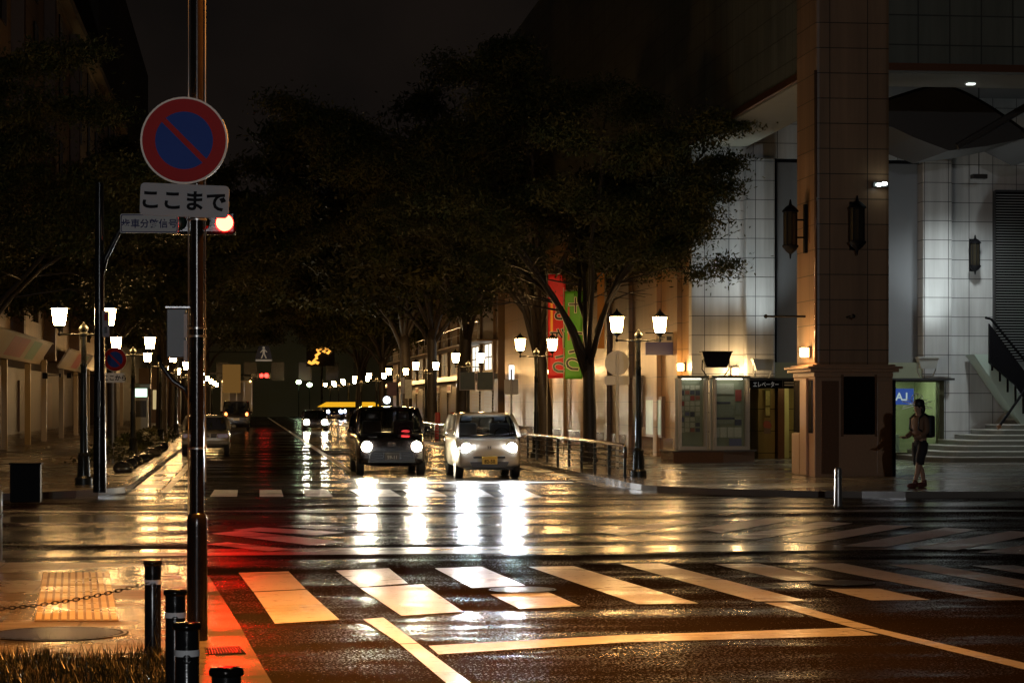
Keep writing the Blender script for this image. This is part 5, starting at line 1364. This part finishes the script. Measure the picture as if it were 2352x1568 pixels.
def head(t, x, y, z, rad, mat, housing=M['chrome'], spot_w=0, aim=-14, col=(1, .95, .85)):
    bpy.context.view_layer.update(); dg = bpy.context.evaluated_depsgraph_get()
    bo = [o for o in kids(t) if o.name.startswith('body')][0].evaluated_get(dg)
    hit, lc_, _n, _i = bo.ray_cast(Vector((x, -3, z)), Vector((0, 1, 0)))
    if hit: y = lc_.y
    MB().ell((x, y + .06, z), rad * 1.45, .08, rad * 1.05, 16, 10).build('lamp_housing', housing, t, True)
    l = MB().ell((x, y - .012, z), rad, .028, rad, 16, 10).build('headlight', mat, t, True)
    if spot_w:
        spot('headlight_beam', (x, y - .30, z), (x * 1.1, y - 20, z - 1.0), spot_w, col, 80, .8, .06, t)
HLc = emat('headlight_lit_cool', (.86, .93, 1.0), 600.0); HLw = emat('headlight_lit_warm', (1.0, .88, .62), 600.0)
# white kei car
p = atD(1124, 922, 48.6)
t = car('compact_car', 'small pearl white tall car with cool headlights and yellow plate waiting at the crossing', 'car', (p.x, p.y, 0.0), R(0), 1.42, 1.44, 3.1, .93, .80, .42, M['carwhite'], .30, .92, 2.75, 3.0, .82)
for s in (-1, 1): head(t, s * .49, .00, .665, .10, HLc, spot_w=1100, col=(.88, .94, 1))
m = MB(); m.prism([(-.42, .37), (.42, .37), (.36, .25), (-.36, .25)], -.055, .03); m.build('lower_grille', pmat('grille_grey', (.07, .075, .09), .4), t)
m = MB(); m.box(-.34, .34, -.05, .03, .445, .49, .01); m.build('upper_grille', M['plastic'], t)
numplate(t, -.07, .40, '82-50', pmat('plate_yellow', (.62, .42, .06), .4), M['black'])
m = MB()
for s in (-1, 1): m.box(s * .028 - .008, s * .028 + .008, -.012, .0, .645, .70)
m.box(-.028, .028, -.012, -.001, .667, .680); m.box(-.045, .045, -.006, .0, .708, .714); m.box(-.045, .045, -.006, .0, .63, .636); m.build('emblem', M['chrome'], t)
m = MB(); m.box(-.5, .5, -.03, .02, .2, .235, .01); m.build('bumper_lip', M['plastic'], t)
# black taxi
p = atD(900, 922, 50.6)
t = car('taxi', 'tall black taxi with lit round roof lamp and warm headlights beside the white car', 'taxi', (p.x, p.y, 0.0), R(0), 1.56, 1.56, 3.9, .96, .86, .70, M['carblack'], .52, 1.15, 3.4, 3.75, .84)
for s in (-1, 1): head(t, s * .555, .01, .655, .11, HLw, M['plastic'], 1100, col=(1, .88, .66))
m = MB(); m.prism([(-.46, .56), (.46, .56), (.52, .30), (-.52, .30)], -.05, .03); gr = m.build('grille', pmat('grille_black', (.02, .02, .02), .3), t)
m = MB()
for k in range(4): m.box(-.48, .48, -.062, -.051, .33 + k * .06, .345 + k * .06)
m.build('grille_bar', pmat('dark_chrome', (.12, .12, .12), .25, .9), gr)
numplate(t, -.08, .44, '59-11', pmat('plate_dark', (.10, .10, .10), .4), pmat('plate_green_white', (.55, .55, .50), .4))
m = MB(); 
for s in (-1, 1): m.box(s * .19 - .006, s * .19 + .006, -.10, -.06, .36, .53)
m.build('plate_bracket', M['chrome'], t)
m = MB()
for rx_, rz2 in ((.075, .048), (.028, .046)): m.tube([(rx_ * math.cos(R(a)), -.01, .71 + rz2 * math.sin(R(a))) for a in range(0, 361, 20)], .006, 6, cap=False)
m.tube([(.05 * math.cos(R(a)), -.012, .728 + .018 * math.sin(R(a))) for a in range(0, 361, 24)], .005, 6, cap=False); m.build('emblem', M['chrome'], t, True)
m = MB(); m.box(-.10, .10, 1.72, 1.86, 1.575, 1.60, .01); b_ = m.build('roof_lamp_base', M['plastic'], t)
m = MB(); m.ell((0, 1.79, 1.69), .085, .07, .085, 16, 10); m.build('roof_lamp', emat('roof_lamp_lit', (.82, .90, 1.0), 5.0), b_, True)
m = MB(); m.ell((.36, .72, .985), .10, .02, .03, 10, 6); m.build('vacancy_lamp', emat('vacancy_red_lit', (1, .05, .05), 3.0), t, True)
# parked silver saloon, tail towards us
p = atD(472, 922, 69.5)
t = car('saloon_car', 'old silver saloon parked with its tail towards the crossing at the left kerb', 'car', (p.x, p.y + 4.0, 0.0), R(180), 1.48, 1.26, 4.1, .80, .76, 1.05, M['carsilver'], 1.0, 1.45, 2.6, 3.15, .80, trunk=.80)
m = MB()
for s in (-1, 1): m = MB(); m.box(s * .52 - .17, s * .52 + .17, 4.02, 4.11, .54, .68, .015); m.build('tail_lamp', pmat('tail_lamp_dark', (.12, .01, .01), .2), t)
m = MB(); m.box(-.34, .34, 4.03, 4.10, .54, .68, .01); m.build('tail_panel', M['plastic'], t)
m = MB(); m.box(-.72, .72, 4.0, 4.14, .34, .46, .04); m.build('bumper', pmat('grey_bumper', (.16, .16, .14), .4), t)
m = MB(); m.box(-.165, .165, 4.10, 4.125, .53, .69, .008); m.build('number_plate', M['signwhite'], t)
m = MB(); m.box(-.11, .11, 4.126, 4.13, .57, .62); m.box(-.08, .08, 4.126, 4.13, .64, .67); m.build('plate_mark', M['plastic'], t)
# dark van with lit tail lamps
TLo = emat('tail_lamp_lit', (1.0, .22, .05), 9.0)
p = atD(543, 922, 128.0)
t = car('dark_van', 'dark van driving away with two glowing orange tail lamps', 'van', (p.x, p.y + 3.9, 0.0), R(180), 1.50, 1.72, 3.9, .98, .88, .6, M['carblack'], .45, 1.0, 3.6, 3.82, .88)
for s in (-1, 1): MB().ell((s * .58, 3.9, .95), .075, .05, .10, 10, 7).build('tail_lamp', TLo, t, True)
m = MB(); m.box(-.165, .165, 3.93, 3.95, .60, .74); m.build('number_plate', M['signback'], t)
# oncoming car far down
p = atD(725, 922, 126.0)
t = car('hatchback_car', 'distant oncoming car with two warm headlights in the inner lane', 'car', (p.x, p.y, 0.0), R(0), 1.42, 1.20, 3.6, .78, .70, .8, M['carblack'], .7, 1.2, 3.0, 3.4, .82)
for s in (-1, 1): head(t, s * .50, .0, .52, .15, HLw, M['plastic'], 60, col=(1, .9, .7))
numplate(t, -.06, .36, '', M['signback'], M['black']) if False else None
for k, (x, d, lb) in enumerate(((768, 190, 'distant car with bluish white lamps under the yellow canopy'), (806, 196, 'farther distant car with bluish white lamps beside the taxi'))):
    p = atD(x, 922, d)
    t = car('hatchback_car', lb, 'car', (p.x, p.y, 0.0), R(0), 1.5, 1.3, 3.6, .82, .74, .8, M['carblack'], .7, 1.2, 3.0, 3.4, .82)
    for s in (-1, 1): head(t, s * .52, .0, .85, .12, emat('headlight_far_blue', (.62, .72, 1.0), 60.0), M['plastic'])
# box truck
p = atD(547, 922, 150.0)
t = thing('box_truck', 'pale box truck with lit marker lamps seen from behind beyond the dark van', 'truck', (p.x - .1, p.y, 0.0))
m = MB(); m.box(-1.05, 1.05, 0, 5.5, .9, 3.05, .03); bx_ = m.build('cargo_box', pmat('truck_cream', (.50, .46, .36), .4, var=.1), t)
m = MB()
for k in (-.98, -.5, .0, .5, .98): m.box(k - .02, k + .02, -.03, -.002, .95, 3.0)
m.build('door_rib', M['steel'], bx_)
m = MB(); m.box(-.45, .40, -.02, -.004, 1.0, 2.9); m.build('door_panel', pmat('truck_grey', (.14, .13, .14), .4), bx_)
m = MB(); m.box(-.95, .95, .1, 7.0, .5, .88); m.build('chassis', M['plastic'], t)
m = MB(); m.box(-1.0, 1.0, 5.6, 7.2, .6, 2.3, .08); m.build('cab', M['signback'], t)
for s in (-1, 1):
    for y in (1.0, 6.2): wheel(t, s * .85, y, .42, .25, M['steel'])
m = MB(); m.ell((.9, -.03, 3.0), .05, .03, .05, 8, 6); m.ell((-.9, -.03, 3.0), .05, .03, .05, 8, 6); m.build('marker_lamp', emat('marker_lit', (1, .6, .2), 12.0), t)

# ================================================================== LEFT SIDE BUILDINGS
def facade(name, label, Xw, Y0, Y1, H, mat, side, arcade=False, cols=None):
    t = thing(name, label, 'building', (Xw, Y0, .1)); D = 9 * (-1 if side < 0 else 1)
    L = Y1 - Y0; x0, x1 = (D, 0) if D < 0 else (0, D)
    zb = 3.2 if arcade else 0
    MB().box(x0, x1, 0, L, zb, H).build('wall', mat, t)
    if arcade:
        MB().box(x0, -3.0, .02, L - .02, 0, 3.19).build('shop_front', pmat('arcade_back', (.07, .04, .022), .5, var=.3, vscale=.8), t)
    return t
arc_mat = tile_mat('ochre_plaster', (.36, .25, .14), 2.6, 1.6, joint=.05, zoff=.2, jcol=(.10, .07, .04), var=.2)
t = facade('arcade_building', 'tall ochre building on the left with a pillared arcade and slanting sign boards', -8.0, 62, 150, 19.2, arc_mat, -1, True)
cm = pmat('cream_column', (.40, .31, .19), .5, var=.1)
for k, Y in enumerate([68, 76, 84.2, 91, 99.5, 108, 116, 124, 132, 140, 148]):
    m = MB(); m.box(.10, .30, Y - 62 - .1, Y - 62 + .1, 0, 3.19); m.build('column', cm, t)
m = MB(); m.box(-.02, .12, 0, 88, 18.6, 18.8); m.box(-.02, .5, 0, 88, 18.9, 19.3); m.build('cornice', pmat('pale_cornice', (.4, .3, .16), .4), t)
for Y in range(64, 148, 6):
    for z in (4.6, 7.8, 11, 14.2, 17): m = MB(); m.box(.002, .06, Y - 62 + .6, Y - 62 + 2.2, z, min(18.4, z + 1.9)); m.build('window', pmat('dark_window_glass', (.015, .015, .018), .1), t)
for Y in (66.6, 80.5, 93.6, 107): m = MB(); m.box(.002, .45, Y - 62 - .35, Y - 62 + .35, 3.2, 18.5); m.build('pilaster', pmat('brown_pilaster', (.10, .055, .03), .5), t)
for k in range(5):
    Y0_ = 6.5 + k * 15; m = MB(); m.box(-2.99, -2.9, Y0_, Y0_ + 4, .1, 2.6); m.build('shutter', pmat('brown_shutter', (.13, .07, .035), .5, var=.2), t)
def board(label, Y0, Y1, z0, z1):
    t = thing('sign_board', label, 'sign board', (-7.6, Y0, z0 + .1))
    h = z1 - z0; L = Y1 - Y0
    m = MB(); m.add([(0, 0, 0), (.5, 0, h), (.5, L, h), (0, L, 0), (-.05, 0, .03), (.45, 0, h + .05), (.45, L, h + .05), (-.05, L, .03)], [(0, 1, 2, 3), (4, 7, 6, 5), (0, 4, 5, 1), (3, 2, 6, 7), (1, 5, 6, 2), (0, 3, 7, 4)]); m.build('board', pmat('board_beige', (.42, .33, .20), .35, var=.15), t)
    def pnl(a, b, c, d, mat, nm):
        MB().quad((.5 * c + .008, a, h * c - .005), (.5 * c + .008, b, h * c - .005), (.5 * d + .008, b, h * d - .005), (.5 * d + .008, a, h * d - .005)).build(nm, mat, t)
    pnl(L * .40, L * .64, .12, .9, pmat('board_red', (.40, .07, .035), .35, var=.3), 'red_panel'); pnl(L * .70, L * .84, .12, .9, pmat('board_green', (.10, .20, .08), .35, var=.3), 'green_panel')
    m = MB(); m.tube([(.02, 0, 0), (.02, L, 0)], .03, 6); m.tube([(.52, 0, h), (.52, L, h)], .03, 6); m.build('edge_trim', pmat('board_trim', (.30, .22, .12), .3), t)
board('slanting beige sign board with red and green panels over the left arcade', 64, 86.5, 2.95, 3.72)
board('further slanting sign board over the arcade behind the traffic signal mast', 95, 110, 2.95, 3.72)
for k, (x, d) in enumerate(((105, 88), (160, 104), (190, 112))):
    p = atD(x, 862, d)
    t = thing('arcade_lamp', 'small unlit dark lamp bracketed to an arcade column on the left', 'wall lamp', tuple(p), 0, 'unlit arcade lamps')
    MB().box(-.12, .08, -.1, .1, -.12, .12, .02).build('housing', M['black'], t); m = MB(); m.tube([(0, 0, 0), (.55, 0, .02)], .02, 6); m.lathe([(.08, -.03), (.08, .03)], (.55, 0, .02), 10, 'x'); m.build('arm', M['black'], t)
facade('dark_tower', 'very tall dark building rising behind the left arcade', -9.5, 152, 230, 34, pmat('dark_brown_wall', (.06, .04, .025), .6, var=.3), -1)
# lit kiosk under the left lamps
p = atD(323, 922, 96)
t = thing('phone_kiosk', 'narrow pale kiosk with a greenish lit top on the left pavement', 'kiosk', (p.x, p.y, .1))
MB().box(-.32, .32, -.3, .3, 0, 1.75, .02).build('body', pmat('kiosk_pale', (.42, .43, .36), .4), t); m = MB(); m.box(-.26, .26, -.26, .26, 1.76, 2.1, .02); m.build('lit_top', emat('kiosk_lit', (.65, 1.0, .75), 2.6), t)
MB().box(-.42, .42, -.35, .35, 2.11, 2.3, .02).build('roof', pmat('kiosk_roof', (.1, .2, .16), .3), t); MB().box(-.25, .25, -.318, -.302, .9, 1.6).build('panel', M['plastic'], t)

# ================================================================== RIGHT SIDE SHOPS FURTHER ON
t = thing('shop_building', 'long two storey shop building beyond the tan wall with lit upper windows', 'building', (WX - .2, 105, .1))
wl_ = pmat('shop_brown_wall', (.15, .092, .05), .5, var=.2, vscale=1.5)
MB().box(0, 10, 0, 75, 0, 9.5).build('wall', wl_, t)
for k in range(12): m = MB(); m.box(-.12, -.002, 1 + k * 6, 1.7 + k * 6, 2.9, 9.4); m.build('pilaster', wl_, t)
MB().box(-1.1, -.002, .2, 74, 2.62, 2.86).build('canopy', pmat('canopy_grey', (.09, .09, .085), .3), t)
for k in range(12):
    m = MB()
    for s in range(14): m.box(-.06, -.003, 2 + k * 6, 5.6 + k * 6, .2 + s * .16, .2 + s * .16 + .12)
    m.build('shutter', pmat('shop_shutter2', (.085, .062, .038), .4, .2, var=.2), t)
lit = emat('upper_window_lit', (1.0, .97, .85), 1.6); dim = emat('upper_window_dim', (.9, .62, .32), .28)
for k in range(9):
    m = MB(); y0 = 1.9 + k * 6; m.box(-.05, -.003, y0, y0 + 3.4, 3.1, 4.3); w_ = m.build('window', lit if k in (0, 1) else dim, t)
    m = MB(); m.box(-.075, -.052, y0 + 1.65, y0 + 1.75, 3.1, 4.3); m.box(-.075, -.052, y0, y0 + 3.4, 3.66, 3.72); m.build('sash', M['plastic'], w_)
m = MB(); 
for k in range(16): m.tube([(-.9, .5 + k * 4.5, 4.5), (-.9, .5 + k * 4.5, 5.3)], .02, 5)
m.tube([(-.9, .3, 5.3), (-.9, 73, 5.3)], .03, 6); m.tube([(-.9, .3, 4.9), (-.9, 73, 4.9)], .015, 5); m.build('balcony_rail', M['steel'], t)
MB().box(-.95, -.002, .3, 73, 4.38, 4.46).build('balcony_slab', wl_, t)
for k, (x, d, w_) in enumerate(((1144, 104, .55), (1118, 110, .6), (1100, 116, .35), (1078, 121, .7), (1048, 129, .7), (1020, 138, .5), (992, 146, .8), (1172, 99, .8))):
    p = atX(x, 912, 10.75); 
    t = thing('canopy_sign', 'small pale sign board hanging in a row under the shop canopy edge', 'sign', (10.72, 104 + k * 7.5 if k < 7 else 100, 2.34), 0, 'small sign boards along the shop canopy')
    MB().box(-.03, .03, -1.2, 1.2, -.2, .2).build('board', pmat('canopy_board', (.55, .46, .33), .4, var=.4, vscale=6), t)
    m = MB(); m.box(-.036, -.031, -.9, .3, -.1, .1); m.box(-.036, -.031, .5, 1.0, -.12, .12); m.build('sign_mark', pmat('canopy_mark', (.32, .10, .06), .5), t)
for x, y, d, lb in ((1175, 857, 92, 'bright white lit box sign behind the thin post sign'), (1053, 896, 112, 'narrow white lit sign by the tree trunk left of the white car')):
    p = atD(x, y, d)
    t = thing('lit_sign', lb, 'lit sign', tuple(p), -YAW)
    MB().box(-.10, .10, -.08, .08, -.32, .32, .02).build('light_box', emat('box_sign_lit', (.92, .97, 1), 3.0), t); MB().box(-.12, .12, -.09, .09, .321, .36).build('cap', M['steel'], t); m = MB(); m.tube([(0, .02, -.33), (0, .02, -p.z + .1)], .03, 6); m.build('post', M['steel'], t)
# signs among the far lanterns
for i, (x, y, d, w_, h_, c, lb) in enumerate(((938, 893, 108, .34, .9, (.45, .48, .44), 'pale green vertical sign board on a post above the taxi'), (900, 893, 118, .5, .7, (.22, .08, .06), 'dark red framed sign board on a post above the taxi'), (925, 885, 112, .16, .8, (.6, .56, .5), 'narrow white vertical sign beside the pale green one'))):
    p = atD(x, y, d)
    t = thing('post_sign', lb, 'sign', tuple(p), -YAW)
    MB().box(-w_ / 2, w_ / 2, -.03, .03, -h_ / 2, h_ / 2, .01).build('board', pmat('post_sign_%d' % i, c, .4, var=.4, vscale=9), t); m = MB(); m.tube([(0, .05, -p.z + .1), (0, .05, h_ / 2)], .03, 6); m.build('post', M['steel'], t)
for x, lb in ((1005, 'red painted post beyond the white car near the trunk'), (1038, 'second red painted post close to the tree trunk')):
    p = atD(x, 922, 92)
    t = thing('red_post', lb, 'post', (p.x, p.y, .1)); MB().lathe([(.11, 0), (.11, 1.05), (.09, 1.12)], seg=12).build('tube', pmat('red_post', (.38, .03, .03), .4), t, 'auto'); MB().lathe([(.14, 0), (.14, .04)], seg=12).build('base_plate', M['plastic'], t)

# ================================================================== END OF THE STREET
t = thing('far_building', 'dark building closing the far end of the street', 'building', (4, 252, .0))
MB().box(-60, 70, 0, 20, 0, 12).build('wall', pmat('far_dark_wall', (.20, .19, .15), .6, var=.4, vscale=.1), t)
for k in range(12):
    for z in (4, 8): m = MB(); m.box(-22 + k * 3, -20.6 + k * 3, -.1, -.01, z, z + 2); m.build('window', pmat('far_window', (.02, .025, .03), .2), t)
def far_lamp(label, x, y, d, r, mat, h=None):
    p = atD(x, y, d)
    t = thing('road_lamp', label, 'street lamp', (p.x, p.y, 0))
    MB().ell((0, 0, p.z), r, r, r * .8, 10, 7).build('globe', mat, t, True); m = MB(); m.tube([(0, 0, 0), (0, 0, p.z - r * .7)], .06, 6); m.build('pole', M['polegreen'], t)
gl = emat('green_lamp_lit', (.72, 1.0, .55), 30.0)
far_lamp('distant greenish street lamp, the left of two at the end of the street', 686, 877, 236, .26, gl); far_lamp('distant greenish street lamp, the right of two at the end of the street', 711, 883, 236, .26, gl)
far_lamp('tiny distant white street lamp beyond the far red signal', 601, 924 - 2, 230, .12, emat('white_far_lamp_lit', (1, .95, .7), 6.0)) if False else None
# pedestrian crossing sign and far red signals
p = atD(606, 812, 130)
t = thing('crossing_sign', 'blue pedestrian crossing sign with a white walking figure over the far street', 'road sign', tuple(p), -YAW)
MB().prism([(-.5, -.30), (.5, -.30), (.30, .46), (-.30, .46)], -.02, .02).build('board', pmat('dim_blue', (.006, .02, .08), .5), t)
fig = pmat('figure_pale', (.5, .5, .5), .5, emit=(.5, .48, .42), estr=.15)
m = MB(); m.lathe([(.07, -.03), (.07, -.022)], (0, 0, .34), 10, 'y')
m.prism([(-.07, .26), (.08, .26), (.06, .0), (-.06, .0)], -.03, -.022); m.prism([(-.06, .0), (.0, .0), (-.10, -.26), (-.17, -.26)], -.03, -.022); m.prism([(.0, .0), (.06, .0), (.18, -.26), (.10, -.26)], -.03, -.022); m.prism([(-.06, .25), (-.04, .20), (-.18, .05), (-.2, .09)], -.031, -.023); m.prism([(.06, .25), (.05, .19), (.18, .07), (.2, .11)], -.031, -.023); m.build('walking_figure', fig, t)
MB().box(-.46, .46, -.035, -.024, -.42, -.33).build('white_bar', fig, t)
m = MB(); m.tube([(-.6, .06, .1), (-6.5, .1, .1)], .04, 6); m.tube([(-6.5, .1, .1), (-6.5, .1, -p.z + .1)], .06, 6); m.tube([(.4, .06, .1), (-.6, .06, .1)], .04, 6); m.build('mast', M['polegreen'], t)
p = atD(612, 862, 150)
t = thing('traffic_signal', 'far red traffic signal glowing below the pedestrian crossing sign', 'traffic signal', tuple(p), -YAW)
MB().box(-1.0, .25, .0, .16, -.2, .2, .04).build('signal_head', M['blackmetal'], t)
MB().ell((.0, -.02, 0), .15, .05, .15, 14, 8).build('lens', emat('red_signal_far_lit', (1.0, .02, .014), 14.0), t, True)
MB().ell((-.32, -.02, .0), .13, .04, .13, 14, 8).build('lens', emat('red_signal_far_lit', (1.0, .02, .014), 14.0), t, True)
m = MB(); m.tube([(-1.0, .08, .0), (-5, .1, .3), (-5.8, .1, -.4), (-6, .1, -p.z + .1)], .06, 6); m.build('mast_arm', M['polegreen'], t)
# orange neon reflection, built as a glowing tube
p = atD(738, 818, 210)
t = thing('neon_reflection', 'orange neon reflection built as a glowing squiggle high at the end of the street', 'neon reflection', tuple(p), -YAW)
neon = emat('neon_orange_lit', (1.0, .42, .06), 1.7)
m = MB(); k = 210 / FPX
pts = [(-30, 12), (-22, 16), (-14, 13), (-6, 16), (-18, 10), (-10, 4), (-12, -2), (-4, -8), (-10, -14), (4, -20), (14, -17), (4, -12), (16, -8), (20, -14)]
m.tube([(a * k, 0, -b * k) for a, b in pts], .14, 8); m.build('tube', neon, t, True)
MB().box(-1.4, 1.2, .3, .45, -.9, 1.2).build('backing', M['black'], t); m = MB(); m.tube([(0, .5, -.8), (0, .5, -p.z)], .12, 6); m.build('mast', M['polegreen'], t)
# yellow lit canopy
p = atD(803, 936, 175)
t = thing('lit_canopy', 'wide low canopy glowing yellow behind the black taxi', 'canopy', (p.x, p.y, .1), -YAW)
w_ = 2.5
MB().prism([(-w_, 0), (w_, 0), (w_ * .72, .38), (-w_ * .72, .38)], 0, 1.2).shift((0, 0, 1.15)).build('canopy_top', emat('yellow_canopy_lit', (1.0, .50, .02), .85), t)
m = MB()
for sx_ in (-1, 1):
    for y in (.1, 1.1): m.tube([(sx_ * w_ * .9, y, 0), (sx_ * w_ * .9, y, 1.15)], .05, 6)
m.build('leg', M['steel'], t)
# small orange sign board on the left
p = atD(532, 870, 140)
t = thing('shop_sign', 'tall dim orange sign board projecting over the truck on the left', 'sign', tuple(p), -YAW)
MB().box(-.55, .55, -.08, .08, -.85, .9, .03).build('board', emat('orange_board_lit', (.85, .42, .10), .15), t); MB().box(-1.3, -.56, -.04, .04, .3, .4).build('bracket', M['black'], t)
p = atD(630, 918, 190)
t = thing('distant_shop', 'small distant shop front with two dim yellow lit windows', 'building', (-4.6, 168, .1))
MB().box(-3, 0, 0, 6, 0, 4).build("wall", wl_, t)
for wq in ((.003, .05, 1, 2.2), (.003, .05, 2.6, 3.8), (-2, -1.1, -.05, -.003)): m = MB(); m.box(*wq, 1.0, 2.4); m.build('window', emat('dim_yellow_window', (1, .75, .35), .5), t)
